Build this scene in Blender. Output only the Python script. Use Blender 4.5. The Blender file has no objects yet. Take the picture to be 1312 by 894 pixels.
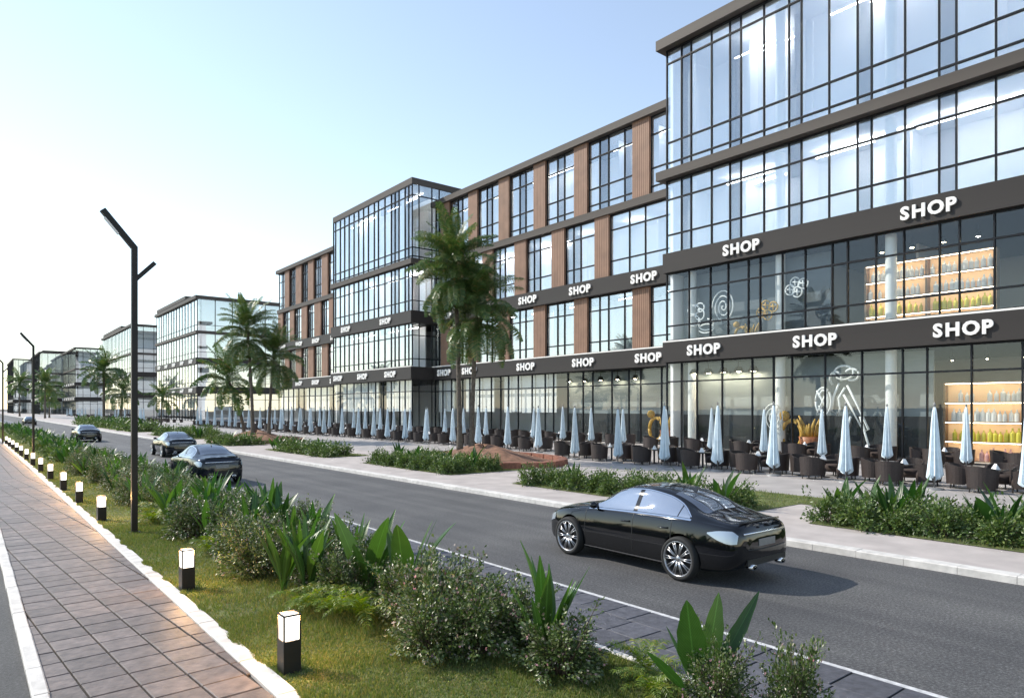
import bpy, bmesh, math, random
import numpy as np
from mathutils import Vector, Matrix, Euler
R = math.radians
random.seed(7)
scene = bpy.context.scene
COL = scene.collection

# ------------------------------------------------------------------ camera
cam_d = bpy.data.cameras.new("camera")
cam = bpy.data.objects.new("camera", cam_d)
COL.objects.link(cam)
cam.location = (0, 0, 3.0)
cam.rotation_euler = (R(90), 0, R(-38.70))
cam_d.lens = 24.0
cam_d.sensor_width = 36.0
cam_d.shift_y = 0.0579
cam_d.clip_start = 0.1
cam_d.clip_end = 6000
scene.camera = cam

# ------------------------------------------------------------------ sky, sun, exposure
SUN_DIR = Vector((-0.65, 1.0, 1.0)).normalized()          # towards the sun
SUN_EL = math.asin(SUN_DIR.z)
SUN_AZ = math.atan2(SUN_DIR.x, SUN_DIR.y)                 # clockwise from +Y
world = bpy.data.worlds.new("World")
scene.world = world
world.use_nodes = True
wn = world.node_tree
bg = wn.nodes['Background']
sky = wn.nodes.new('ShaderNodeTexSky')
sky.sky_type = 'NISHITA'
sky.sun_disc = False
sky.sun_elevation = SUN_EL
sky.sun_rotation = SUN_AZ
sky.air_density = 1.2
sky.dust_density = 0.05
sky.ozone_density = 1.0
hsv = wn.nodes.new('ShaderNodeHueSaturation')
hsv.inputs['Saturation'].default_value = 0.80
wn.links.new(sky.outputs[0], hsv.inputs['Color'])
wn.links.new(hsv.outputs[0], bg.inputs[0])
bg.inputs[1].default_value = 0.142
sun_d = bpy.data.lights.new("sun", 'SUN')
sun_d.energy = 3.3
sun_d.angle = R(0.6)
sun_d.color = (1.0, 0.93, 0.82)
sun_o = bpy.data.objects.new("sun", sun_d)
COL.objects.link(sun_o)
sun_o.rotation_euler = SUN_DIR.to_track_quat('Z', 'Y').to_euler()
vs = scene.view_settings
vs.view_transform = 'Standard'
vs.look = 'None'
vs.gamma = 1.0
vs.use_curve_mapping = False
vs.exposure = 0.76

# ------------------------------------------------------------------ materials
MATS = {}
def newmat(name):
    m = bpy.data.materials.new(name)
    m.use_nodes = True
    nt = m.node_tree
    b = nt.nodes['Principled BSDF']
    MATS[name] = m
    return m, nt, b
def N(nt, t, **kw):
    n = nt.nodes.new(t)
    for k, v in kw.items():
        if k == 'op': n.operation = v
        elif k == 'blend': n.blend_type = v
        else: n.inputs[k].default_value = v
    return n
def ramp(nt, stops):
    n = nt.nodes.new('ShaderNodeValToRGB')
    e = n.color_ramp.elements
    while len(e) < len(stops): e.new(0.5)
    for i, (p, c) in enumerate(stops):
        e[i].position = p
        e[i].color = (c[0], c[1], c[2], 1)
    return n
def solid(name, col, rough=0.6, metal=0.0, var=0.15, scale=6.0, bump=0.0, bscale=40.0, coat=0.0, objrand=0.0, spec=0.5):
    """principled colour with soft noise variation, optional relief and per-object variation"""
    m, nt, b = newmat(name)
    b.inputs['Roughness'].default_value = rough
    b.inputs['Metallic'].default_value = metal
    b.inputs['Coat Weight'].default_value = coat
    b.inputs['Specular IOR Level'].default_value = spec
    tc = nt.nodes.new('ShaderNodeTexCoord')
    src = None
    no = N(nt, 'ShaderNodeTexNoise', Scale=scale, Detail=6.0)
    nt.links.new(tc.outputs['Object'], no.inputs['Vector'])
    lo = [max(0, c * (1 - var)) for c in col]
    hi = [min(1, c * (1 + var)) for c in col]
    rp = ramp(nt, [(0.3, lo), (0.7, hi)])
    nt.links.new(no.outputs[0], rp.inputs[0])
    out = rp.outputs[0]
    if objrand > 0:
        oi = nt.nodes.new('ShaderNodeObjectInfo')
        mr = N(nt, 'ShaderNodeMapRange')
        mr.inputs[3].default_value = 1 - objrand
        mr.inputs[4].default_value = 1 + objrand
        nt.links.new(oi.outputs['Random'], mr.inputs[0])
        mx = nt.nodes.new('ShaderNodeVectorMath'); mx.operation = 'SCALE'
        nt.links.new(out, mx.inputs[0]); nt.links.new(mr.outputs[0], mx.inputs['Scale'])
        out = mx.outputs[0]
    nt.links.new(out, b.inputs['Base Color'])
    if bump > 0:
        nb = N(nt, 'ShaderNodeTexNoise', Scale=bscale, Detail=4.0)
        nt.links.new(tc.outputs['Object'], nb.inputs['Vector'])
        bp = N(nt, 'ShaderNodeBump', Strength=bump, Distance=0.02)
        nt.links.new(nb.outputs[0], bp.inputs['Height'])
        nt.links.new(bp.outputs[0], b.inputs['Normal'])
    return m
def leafmat(name, stops, rough=0.42, trans=0.35, objrand=0.12, veins=False):
    """leaf: colour drawn per leaf (random per island), some light passing through"""
    m, nt, b = newmat(name)
    g = nt.nodes.new('ShaderNodeNewGeometry')
    oi = nt.nodes.new('ShaderNodeObjectInfo')
    ad = nt.nodes.new('ShaderNodeMath'); ad.operation = 'ADD'
    sc = nt.nodes.new('ShaderNodeMath'); sc.operation = 'MULTIPLY'; sc.inputs[1].default_value = objrand
    nt.links.new(oi.outputs['Random'], sc.inputs[0])
    nt.links.new(g.outputs['Random Per Island'], ad.inputs[0]); nt.links.new(sc.outputs[0], ad.inputs[1])
    fr = nt.nodes.new('ShaderNodeMath'); fr.operation = 'FRACT'
    nt.links.new(ad.outputs[0], fr.inputs[0])
    rp = ramp(nt, stops)
    nt.links.new(fr.outputs[0], rp.inputs[0])
    nt.links.new(rp.outputs[0], b.inputs['Base Color'])
    b.inputs['Roughness'].default_value = rough
    if veins:
        tc = nt.nodes.new('ShaderNodeTexCoord'); sx = nt.nodes.new('ShaderNodeSeparateXYZ'); nt.links.new(tc.outputs['Object'], sx.inputs[0])
        def mth(op, a, b_=None):
            n = nt.nodes.new('ShaderNodeMath'); n.operation = op
            for i_, v in enumerate((a, b_)):
                if v is None: continue
                if isinstance(v, (int, float)): n.inputs[i_].default_value = v
                else: nt.links.new(v, n.inputs[i_])
            return n.outputs[0]
        ax = mth('ABSOLUTE', sx.outputs[0])
        w1 = mth('MULTIPLY', mth('SINE', mth('MULTIPLY', mth('ADD', sx.outputs[2], mth('MULTIPLY', ax, -1.4)), 210.0)), 0.16)
        rib = mth('MULTIPLY', mth('LESS_THAN', ax, 0.006), 1.1)
        no = N(nt, 'ShaderNodeTexNoise', Scale=9.0, Detail=3.0); nt.links.new(tc.outputs['Object'], no.inputs['Vector'])
        f = mth('ADD', mth('ADD', mth('ADD', w1, rib), mth('MULTIPLY', no.outputs[0], 0.9)), 0.6)
        vm = nt.nodes.new('ShaderNodeVectorMath'); vm.operation = 'SCALE'
        nt.links.new(rp.outputs[0], vm.inputs[0]); nt.links.new(f, vm.inputs['Scale'])
        nt.links.new(vm.outputs[0], b.inputs['Base Color'])
        bpn = N(nt, 'ShaderNodeBump', Strength=0.35, Distance=0.01); nt.links.new(w1, bpn.inputs['Height']); nt.links.new(bpn.outputs[0], b.inputs['Normal'])
    tr = nt.nodes.new('ShaderNodeBsdfTranslucent')
    hs = N(nt, 'ShaderNodeHueSaturation', Saturation=1.15, Value=1.5)
    nt.links.new(rp.outputs[0], hs.inputs['Color']); nt.links.new(hs.outputs[0], tr.inputs[0])
    mx = nt.nodes.new('ShaderNodeMixShader'); mx.inputs[0].default_value = trans
    nt.links.new(b.outputs[0], mx.inputs[1]); nt.links.new(tr.outputs[0], mx.inputs[2])
    nt.links.new(mx.outputs[0], nt.nodes['Material Output'].inputs[0])
    return m
def glassmat(name, refl, tint, gcol=(1, 1, 1), rough=0.0):
    """architectural pane: part mirror, part tinted see-through, more mirror at grazing angles"""
    m, nt, b = newmat(name)
    nt.nodes.remove(b)
    t = nt.nodes.new('ShaderNodeBsdfTransparent'); t.inputs[0].default_value = (*tint, 1)
    g = nt.nodes.new('ShaderNodeBsdfGlossy'); g.inputs['Color'].default_value = (*gcol, 1); g.inputs['Roughness'].default_value = rough
    ge = nt.nodes.new('ShaderNodeNewGeometry')
    dt = nt.nodes.new('ShaderNodeVectorMath'); dt.operation = 'DOT_PRODUCT'
    nt.links.new(ge.outputs['Incoming'], dt.inputs[0]); nt.links.new(ge.outputs['Normal'], dt.inputs[1])
    ab = nt.nodes.new('ShaderNodeMath'); ab.operation = 'ABSOLUTE'; nt.links.new(dt.outputs['Value'], ab.inputs[0])
    iv = nt.nodes.new('ShaderNodeMath'); iv.operation = 'SUBTRACT'; iv.inputs[0].default_value = 1.0; nt.links.new(ab.outputs[0], iv.inputs[1])
    pw_ = nt.nodes.new('ShaderNodeMath'); pw_.operation = 'POWER'; pw_.inputs[1].default_value = 5.0; nt.links.new(iv.outputs[0], pw_.inputs[0])
    mr = N(nt, 'ShaderNodeMapRange'); mr.inputs[3].default_value = refl; mr.inputs[4].default_value = 1.0
    nt.links.new(pw_.outputs[0], mr.inputs[0])
    no = N(nt, 'ShaderNodeTexNoise', Scale=0.35, Detail=1.0)
    tc = nt.nodes.new('ShaderNodeNewGeometry')
    nt.links.new(tc.outputs['Position'], no.inputs['Vector'])
    bp = N(nt, 'ShaderNodeBump', Strength=0.02, Distance=0.05)
    nt.links.new(no.outputs[0], bp.inputs['Height']); nt.links.new(bp.outputs[0], g.inputs['Normal'])
    mx = nt.nodes.new('ShaderNodeMixShader')
    nt.links.new(mr.outputs[0], mx.inputs[0]); nt.links.new(t.outputs[0], mx.inputs[1]); nt.links.new(g.outputs[0], mx.inputs[2])
    nt.links.new(mx.outputs[0], nt.nodes['Material Output'].inputs[0])
    return m
def emit(name, col, strength):
    m, nt, b = newmat(name)
    b.inputs['Base Color'].default_value = (*[min(1, c) for c in col], 1)
    b.inputs['Emission Color'].default_value = (*col, 1)
    b.inputs['Emission Strength'].default_value = strength
    return m

def asphalt(name, base):
    m, nt, b = newmat(name)
    g = nt.nodes.new('ShaderNodeNewGeometry')
    fine = N(nt, 'ShaderNodeTexNoise', Scale=26.0, Detail=8.0, Roughness=0.8)
    mid = N(nt, 'ShaderNodeTexNoise', Scale=0.45, Detail=5.0)
    stre = N(nt, 'ShaderNodeTexNoise', Scale=1.0, Detail=3.0)
    mp = nt.nodes.new('ShaderNodeMapping'); mp.inputs['Scale'].default_value = (1.6, 0.06, 1)
    nt.links.new(g.outputs['Position'], mp.inputs['Vector']); nt.links.new(mp.outputs[0], stre.inputs['Vector'])
    for n in (fine, mid): nt.links.new(g.outputs['Position'], n.inputs['Vector'])
    r1 = ramp(nt, [(0.34, [base * 0.30] * 3), (0.5, [base * 0.92] * 3), (0.66, [base * 2.3] * 3)])
    nt.links.new(fine.outputs[0], r1.inputs[0])
    r2 = ramp(nt, [(0.35, (0.78, 0.78, 0.8)), (0.65, (1.12, 1.11, 1.1))])
    nt.links.new(mid.outputs[0], r2.inputs[0])
    r3 = ramp(nt, [(0.35, (0.74, 0.74, 0.76)), (0.6, (1.08, 1.08, 1.07))])
    nt.links.new(stre.outputs[0], r3.inputs[0])
    m1 = nt.nodes.new('ShaderNodeVectorMath'); m1.operation = 'MULTIPLY'
    m2 = nt.nodes.new('ShaderNodeVectorMath'); m2.operation = 'MULTIPLY'
    nt.links.new(r1.outputs[0], m1.inputs[0]); nt.links.new(r2.outputs[0], m1.inputs[1])
    nt.links.new(m1.outputs[0], m2.inputs[0]); nt.links.new(r3.outputs[0], m2.inputs[1])
    nt.links.new(m2.outputs[0], b.inputs['Base Color'])
    b.inputs['Roughness'].default_value = 0.75
    bp = N(nt, 'ShaderNodeBump', Strength=0.7, Distance=0.012)
    nt.links.new(fine.outputs[0], bp.inputs['Height']); nt.links.new(bp.outputs[0], b.inputs['Normal'])
    return m
asphalt('asphalt', 0.088)
asphalt('asphalt_lane', 0.05)
solid('earth', (0.10, 0.09, 0.075), 0.9, var=0.35, scale=0.8, bump=0.4, bscale=5)
solid('paver', (0.075, 0.076, 0.09), 0.6, var=0.3, scale=9, bump=0.35, bscale=22, objrand=0.16)
solid('joint', (0.03, 0.028, 0.027), 0.9, var=0.2)
solid('tile', (0.118, 0.096, 0.088), 0.55, var=0.32, scale=7, bump=0.4, bscale=18, objrand=0.24)
solid('kerbstone', (0.55, 0.53, 0.50), 0.75, var=0.16, scale=5, bump=0.25, bscale=30, objrand=0.05)
solid('white_edge', (0.55, 0.53, 0.50), 0.75, var=0.22, scale=4, bump=0.3, bscale=30, objrand=0.06)
solid('road_paint', (0.5, 0.5, 0.5), 0.7, var=0.25, scale=14)
solid('sidewalk', (0.40, 0.36, 0.34), 0.8, var=0.16, scale=1.2, bump=0.2, bscale=50)
solid('terrace', (0.34, 0.315, 0.30), 0.6, var=0.18, scale=0.9, bump=0.15, bscale=40)
solid('soil', (0.20, 0.105, 0.065), 0.9, var=0.45, scale=2.5, bump=0.8, bscale=9)
solid('planter_brick', (0.24, 0.10, 0.065), 0.85, var=0.3, scale=8, bump=0.5, bscale=20)
solid('turf', (0.10, 0.12, 0.035), 0.95, var=0.45, scale=3.0, bump=0.8, bscale=60)
leafmat('grass_blade', [(0.0, (0.075, 0.13, 0.026)), (0.45, (0.13, 0.18, 0.042)), (0.8, (0.20, 0.215, 0.06)), (1.0, (0.31, 0.25, 0.10))], 0.5, 0.3)
leafmat('shrub_leaf', [(0.0, (0.034, 0.062, 0.016)), (0.5, (0.08, 0.13, 0.032)), (0.75, (0.15, 0.19, 0.06)), (0.90, (0.23, 0.25, 0.15)), (0.95, (0.40, 0.34, 0.29)), (1.0, (0.09, 0.045, 0.045))], 0.36, 0.2)
leafmat('hedge_leaf', [(0.0, (0.038, 0.075, 0.018)), (0.6, (0.09, 0.145, 0.036)), (1.0, (0.17, 0.22, 0.06))], 0.4, 0.25)
leafmat('broad_leaf', [(0.0, (0.02, 0.058, 0.014)), (0.6, (0.038, 0.092, 0.02)), (1.0, (0.075, 0.135, 0.028))], 0.36, 0.35, 0.5, True)
leafmat('fern_leaf', [(0.0, (0.09, 0.16, 0.02)), (0.6, (0.17, 0.24, 0.03)), (1.0, (0.30, 0.28, 0.04))], 0.45, 0.4)
leafmat('palm_leaf', [(0.0, (0.045, 0.09, 0.024)), (0.6, (0.09, 0.155, 0.042)), (0.9, (0.17, 0.20, 0.06)), (1.0, (0.30, 0.21, 0.08))], 0.36, 0.25)
solid('palm_bark', (0.115, 0.095, 0.075), 0.9, var=0.5, scale=7, bump=0.9, bscale=14)
solid('twig', (0.07, 0.05, 0.035), 0.85, var=0.3)
solid('petal', (0.75, 0.45, 0.47), 0.5, var=0.2)
solid('black_metal', (0.012, 0.0115, 0.011), 0.45, var=0.15, spec=0.3)
solid('frame', (0.009, 0.011, 0.015), 0.5, var=0.1, spec=0.2)
solid('fascia', (0.034, 0.030, 0.028), 0.55, var=0.10, scale=1.0, bump=0.04, bscale=3, spec=0.25)
solid('slab_edge', (0.075, 0.064, 0.056), 0.6, var=0.12, scale=1.0, spec=0.25)
solid('white_trim', (0.78, 0.76, 0.72), 0.6, var=0.05)
solid('sign_white', (0.82, 0.81, 0.78), 0.45, var=0.04)
solid('wood', (0.245, 0.14, 0.09), 0.62, var=0.14, scale=0.9)
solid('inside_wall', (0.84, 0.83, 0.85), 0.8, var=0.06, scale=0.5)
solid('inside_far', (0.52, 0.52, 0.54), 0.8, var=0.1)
solid('inside_floor', (0.42, 0.40, 0.39), 0.6, var=0.1)
solid('backing_white', (0.80, 0.79, 0.76), 0.8, var=0.05)
solid('column_white', (0.80, 0.79, 0.77), 0.6, var=0.03)
solid('shop_wall', (0.22, 0.25, 0.26), 0.7, var=0.08)
solid('reflected_dark', (0.02, 0.022, 0.024), 0.6, var=0.15)
solid('shop_wall_blue', (0.12, 0.14, 0.16), 0.7, var=0.1)
solid('chalk', (0.85, 0.85, 0.84), 0.7, var=0.03)
solid('gold_food', (0.62, 0.36, 0.07), 0.5, var=0.3, scale=8)
solid('warm_food', (0.45, 0.16, 0.07), 0.5, var=0.4, scale=8)
solid('shelf_wood', (0.30, 0.19, 0.11), 0.6, var=0.2)
emit('shop_glow', (1.0, 0.66, 0.36), 0.10)
emit('shop_lamp', (1.0, 0.84, 0.58), 40.0)
emit('bottle_fill_glow', (1.0, 0.85, 0.62), 8.0)
emit('strip_lamp', (1.0, 0.97, 0.92), 15.0)
solid('bottle_white', (0.82, 0.80, 0.76), 0.35, var=0.05)
solid('bottle_yellow', (0.72, 0.62, 0.08), 0.35, var=0.1)
solid('bottle_pink', (0.65, 0.36, 0.34), 0.35, var=0.2)
solid('canopy', (0.60, 0.70, 0.76), 0.75, var=0.10, scale=4, bump=0.1, bscale=60, objrand=0.08)
solid('pole_grey', (0.22, 0.22, 0.22), 0.5, metal=0.3)
solid('wicker', (0.026, 0.017, 0.015), 0.6, var=0.4, scale=30, bump=0.6, bscale=70, objrand=0.25)
solid('cushion', (0.05, 0.035, 0.03), 0.9, var=0.2)
solid('table_dark', (0.03, 0.024, 0.021), 0.45, var=0.2)
solid('napkin', (0.82, 0.81, 0.79), 0.8, var=0.04)
m, nt, b = newmat('bollard_glass')
nt.nodes.remove(b)
_e = nt.nodes.new('ShaderNodeEmission'); _e.inputs[0].default_value = (1.0, 0.93, 0.82, 1); _e.inputs[1].default_value = 2.6
_t = nt.nodes.new('ShaderNodeBsdfTransparent'); _m = nt.nodes.new('ShaderNodeMixShader'); _m.inputs[0].default_value = 0.5
nt.links.new(_t.outputs[0], _m.inputs[1]); nt.links.new(_e.outputs[0], _m.inputs[2]); nt.links.new(_m.outputs[0], nt.nodes['Material Output'].inputs[0])
m, nt, b = newmat('car_paint')
b.inputs['Base Color'].default_value = (0.004, 0.0045, 0.006, 1); b.inputs['Roughness'].default_value = 0.06; b.inputs['Specular IOR Level'].default_value = 0.55
m, nt, b = newmat('car_paint_blue')
b.inputs['Base Color'].default_value = (0.008, 0.011, 0.017, 1); b.inputs['Roughness'].default_value = 0.08; b.inputs['Specular IOR Level'].default_value = 0.5
m, nt, b = newmat('car_glass')
b.inputs['Base Color'].default_value = (0.46, 0.49, 0.53, 1); b.inputs['Roughness'].default_value = 0.02; b.inputs['Metallic'].default_value = 0.85
m, nt, b = newmat('car_rear_glass')
b.inputs['Base Color'].default_value = (0.20, 0.22, 0.25, 1); b.inputs['Roughness'].default_value = 0.03; b.inputs['Metallic'].default_value = 0.8
m, nt, b = newmat('chrome')
b.inputs['Base Color'].default_value = (0.75, 0.76, 0.78, 1); b.inputs['Roughness'].default_value = 0.12; b.inputs['Metallic'].default_value = 1.0
m, nt, b = newmat('rim_metal')
b.inputs['Base Color'].default_value = (0.42, 0.42, 0.43, 1); b.inputs['Roughness'].default_value = 0.28; b.inputs['Metallic'].default_value = 0.9
m, nt, b = newmat('lamp_clear')
b.inputs['Base Color'].default_value = (0.36, 0.41, 0.47, 1); b.inputs['Roughness'].default_value = 0.08; b.inputs['Metallic'].default_value = 0.4
solid('tyre', (0.012, 0.012, 0.012), 0.8, var=0.2)
solid('trim_black', (0.01, 0.01, 0.01), 0.5, var=0.1)
glassmat('pane', 0.25, (0.93, 0.96, 0.97), (0.95, 0.98, 1.0))
glassmat('pane_tint', 0.17, (0.72, 0.76, 0.79), (0.85, 0.90, 0.95))
glassmat('pane_shop', 0.03, (0.95, 0.97, 0.97), (0.95, 0.98, 1.0))
M = MATS

# ------------------------------------------------------------------ mesh helpers
class MB:
    def __init__(s): s.v = []; s.f = []
    def add(s, vs, fs):
        o = len(s.v); s.v += [tuple(p) for p in vs]; s.f += [tuple(i + o for i in q) for q in fs]; return s
    def box(s, x0, x1, y0, y1, z0, z1):
        return s.add([(x0, y0, z0), (x1, y0, z0), (x1, y1, z0), (x0, y1, z0), (x0, y0, z1), (x1, y0, z1), (x1, y1, z1), (x0, y1, z1)],
                     [(0, 3, 2, 1), (4, 5, 6, 7), (0, 1, 5, 4), (1, 2, 6, 5), (2, 3, 7, 6), (3, 0, 4, 7)])
    def prism(s, poly, z0, z1):
        n = len(poly)
        vs = [(x, y, z0) for x, y in poly] + [(x, y, z1) for x, y in poly]
        fs = [tuple(range(n - 1, -1, -1)), tuple(range(n, 2 * n))] + [(i, (i + 1) % n, n + (i + 1) % n, n + i) for i in range(n)]
        return s.add(vs, fs)
    def tube(s, pts, rs, n=8, cap=True):
        pts = [Vector(p) for p in pts]
        if not hasattr(rs, '__len__'): rs = [rs] * len(pts)
        o = len(s.v)
        for i, p in enumerate(pts):
            t = (pts[min(i + 1, len(pts) - 1)] - pts[max(i - 1, 0)])
            t = t.normalized() if t.length > 1e-9 else Vector((0, 0, 1))
            a = t.cross(Vector((0.13, 0.97, 0.21)) if abs(t.z) > .8 else Vector((0, 0, 1))).normalized()
            b = t.cross(a)
            for k in range(n):
                th = 2 * math.pi * k / n
                s.v.append(tuple(p + rs[i] * (math.cos(th) * a + math.sin(th) * b)))
        for i in range(len(pts) - 1):
            for k in range(n):
                k2 = (k + 1) % n
                s.f.append((o + i * n + k, o + i * n + k2, o + (i + 1) * n + k2, o + (i + 1) * n + k))
        if cap:
            s.f.append(tuple(o + k for k in range(n - 1, -1, -1)))
            e = o + (len(pts) - 1) * n
            s.f.append(tuple(e + k for k in range(n)))
        return s
    def lathe(s, prof, n=24, axis='z', c=(0, 0, 0)):
        o = len(s.v)
        for r, h in prof:
            for k in range(n):
                th = 2 * math.pi * k / n
                if axis == 'z': p = (c[0] + r * math.cos(th), c[1] + r * math.sin(th), c[2] + h)
                else: p = (c[0] + h, c[1] + r * math.cos(th), c[2] + r * math.sin(th))
                s.v.append(p)
        for i in range(len(prof) - 1):
            for k in range(n):
                k2 = (k + 1) % n
                s.f.append((o + i * n + k, o + i * n + k2, o + (i + 1) * n + k2, o + (i + 1) * n + k))
        return s
    def mesh(s, name, mat, smooth=False, off=(0, 0, 0)):
        me = bpy.data.meshes.new(name)
        if off != (0, 0, 0):
            vv = [(p[0] - off[0], p[1] - off[1], p[2] - off[2]) for p in s.v]
        else: vv = s.v
        me.from_pydata(vv, [], s.f)
        me.materials.append(M[mat])
        if smooth: me.shade_smooth()
        me.update()
        return me
    def build(s, name, mat, parent=None, smooth=False):
        off = tuple(parent['_o']) if parent is not None and '_o' in parent else (0, 0, 0)
        return obj(name, s.mesh(name, mat, smooth, off), parent)
def obj(name, me, parent=None, loc=None, rot=None, scale=None):
    o = bpy.data.objects.new(name, me)
    COL.objects.link(o)
    if parent is not None: o.parent = parent
    if loc is not None: o.location = loc
    if rot is not None: o.rotation_euler = rot
    if scale is not None: o.scale = scale if hasattr(scale, '__len__') else (scale,) * 3
    return o
def tag(o, label=None, cat=None, group=None, kind=None):
    if label: o['label'] = label
    if cat: o['category'] = cat
    if group: o['group'] = group
    if kind: o['kind'] = kind
    return o
def root(name, label, cat, loc=(0, 0, 0), group=None, rz=0):
    o = obj(name, None, None, loc, (0, 0, rz))
    return tag(o, label, cat, group)
def wroot(name, label, cat, loc, group=None):
    """root whose parts are written in world coordinates"""
    o = root(name, label, cat, loc, group)
    o['_o'] = list(loc)
    return o
def clone(o, parent=None, loc=None, rot=None, scale=None, label=None, group=None):
    c = o.copy(); COL.objects.link(c)
    c.parent = parent
    if loc is not None: c.location = loc
    if rot is not None: c.rotation_euler = rot
    if scale is not None: c.scale = scale if hasattr(scale, '__len__') else (scale,) * 3
    if label: c['label'] = label
    if group: c['group'] = group
    for ch in list(o.children): clone(ch, c)
    return c
def struct(name, mb, mat):
    return tag(mb.build(name, mat), kind='structure')
_cubes = {}
def cube(mat):
    if mat not in _cubes:
        _cubes[mat] = MB().box(-.5, .5, -.5, .5, -.5, .5).mesh('block_' + mat, mat)
    return _cubes[mat]
def bar(name, mat, parent, x0, x1, y0, y1, z0, z1, rot=None):
    """box-shaped part sharing one mesh per material, given in world coordinates"""
    o = parent['_o']
    return obj(name, cube(mat), parent, ((x0 + x1) / 2 - o[0], (y0 + y1) / 2 - o[1], (z0 + z1) / 2 - o[2]), rot, (abs(x1 - x0), abs(y1 - y0), abs(z1 - z0)))

# ------------------------------------------------------------------ ground, road, pavements
struct('ground', MB().add([(-3000, -3000, -.05), (3000, -3000, -.05), (3000, 3000, -.05), (-3000, 3000, -.05)], [(0, 1, 2, 3)]), 'earth')
def sheet(name, mat, x0, x1, y0, y1, z, ny=1):
    return struct(name, MB().add([(x0, y0, z), (x1, y0, z), (x1, y1, z), (x0, y1, z)], [(0, 1, 2, 3)]), mat)
sheet('service_lane', 'asphalt_lane', -7.0, 0.53, -20, 500, 0.0)
sheet('road', 'asphalt', 7.86, 14.02, -20, 700, 0.0)
sheet('road_line', 'road_paint', 7.87, 7.96, -20, 500, 0.004)
sheet('sidewalk', 'sidewalk', 14.3, 21.2, -20, 700, 0.12)
sheet('terrace', 'terrace', 21.2, 75, -20, 700, 0.124)
pb = sheet('paver_strip', 'joint', 6.22, 7.86, -10, 500, -0.004)
def kerb_run(name, mat, x0, x1, z0, z1, y0, y1, step, nparts, jit=0.004):
    k = obj(name, None); tag(k, kind='structure'); k['_o'] = [0, 0, 0]
    y = y0; i = 0; rest = MB()
    while y < y1:
        L = step
        mb = MB() if i < nparts else rest
        b = 0.015
        jx = random.uniform(-jit, jit); jz = random.uniform(-jit, jit)
        pf = [(x0 + jx, z0), (x1 + jx, z0), (x1 + jx, z1 + jz - b), (x1 + jx - b, z1 + jz), (x0 + jx + b, z1 + jz), (x0 + jx, z1 + jz - b)]
        n = 6
        vs = [(px, y + .004, pz) for px, pz in pf] + [(px, y + L - .004, pz) for px, pz in pf]
        mb.add(vs, [tuple(range(n)), tuple(range(2 * n - 1, n - 1, -1))] + [(q, n + q, n + (q + 1) % n, (q + 1) % n) for q in range(n)])
        if i < nparts: mb.build('kerb_stone', mat, k)
        y += L; i += 1
    if rest.v: tag(rest.build('kerb_stones', mat, k), kind='stuff')
    return k
kerb_run('kerb', 'kerbstone', 14.0, 14.32, -0.05, 0.14, 1.0, 420, 0.9, 60)
kerb_run('verge_kerb', 'white_edge', 6.12, 6.22, -0.05, 0.05, 0.0, 300, 0.9, 40)
kerb_run('path_edging', 'kerbstone', 2.50, 2.72, -0.05, 0.055, 4.0, 260, 0.6, 60)
kerb_run('lane_kerb', 'white_edge', 0.53, 0.68, -0.05, 0.07, 4.0, 260, 0.9, 40)

# paving of the walk: square tiles on a grid turned a little against the kerbs
path = tag(MB().add([(0.68, -5, .0), (2.50, -5, .0), (2.50, 300, .0), (0.68, 300, .0)], [(0, 1, 2, 3)]).build('path', 'joint'), kind='structure')
path['_o'] = [0, 0, 0]
def clipx(poly, a, keep_greater):
    out = []
    for i in range(len(poly)):
        p, q = poly[i], poly[(i + 1) % len(poly)]
        ip = (p[0] >= a) == keep_greater or p[0] == a
        iq = (q[0] >= a) == keep_greater or q[0] == a
        if ip: out.append(p)
        if ip != iq:
            t = (a - p[0]) / (q[0] - p[0]); out.append((a, p[1] + t * (q[1] - p[1])))
    return out
def slabmesh(mb, poly, z, b=0.008):
    """a paving tile: prism with a small chamfer round its top"""
    n = len(poly)
    cx = sum(p[0] for p in poly) / n; cy = sum(p[1] for p in poly) / n
    inn = [(p[0] + (cx - p[0]) * b * 4, p[1] + (cy - p[1]) * b * 4) for p in poly]
    vs = [(p[0], p[1], 0.002) for p in poly] + [(p[0], p[1], z - b) for p in poly] + [(p[0], p[1], z) for p in inn]
    fs = [tuple(range(2 * n, 3 * n))]
    for k in (0, n):
        fs += [(k + i, k + (i + 1) % n, k + n + (i + 1) % n, k + n + i) for i in range(n)]
    mb.add(vs, fs)
rest = MB(); cnt = 0
TW, TL, GAP, ANG = 0.47, 0.455, 0.011, R(4.6)
for j in range(-2, 330):
    for i in range(-3, 30):
        # running courses, each third course shifted
        sx = i * TW + (0.0 if (j // 1) % 2 == 0 else 0.0)
        u0, u1 = sx + GAP, sx + TW - GAP
        w0, w1 = j * TL + GAP * .8, (j + 1) * TL - GAP * .8
        loc = []
        for u, w in ((u0, w0), (u1, w0), (u1, w1), (u0, w1)):
            # rotation fades with distance so that the courses follow the walk
            sh = ANG * (w if w < 32 else 32 + (w - 32) * .15)
            loc.append((u - sh - 0.55, w + 4.0 + u * .05))
        if max(p[0] for p in loc) < .72 or min(p[0] for p in loc) > 2.46: continue
        poly = clipx(loc, 0.685, True)
        if len(poly) > 2: poly = clipx(poly, 2.495, False)
        if len(poly) < 3: continue
        ar = 0.5 * abs(sum(poly[k][0] * poly[(k + 1) % len(poly)][1] - poly[(k + 1) % len(poly)][0] * poly[k][1] for k in range(len(poly))))
        if ar < .008: continue
        z = 0.03 + random.uniform(-.003, .003)
        if cnt < 300:
            mb = MB(); slabmesh(mb, poly, z); mb.build('paving_tile', 'tile', path); cnt += 1
        else: slabmesh(rest, poly, z)
tag(rest.build('paving_tiles', 'tile', path), kind='stuff')

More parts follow.
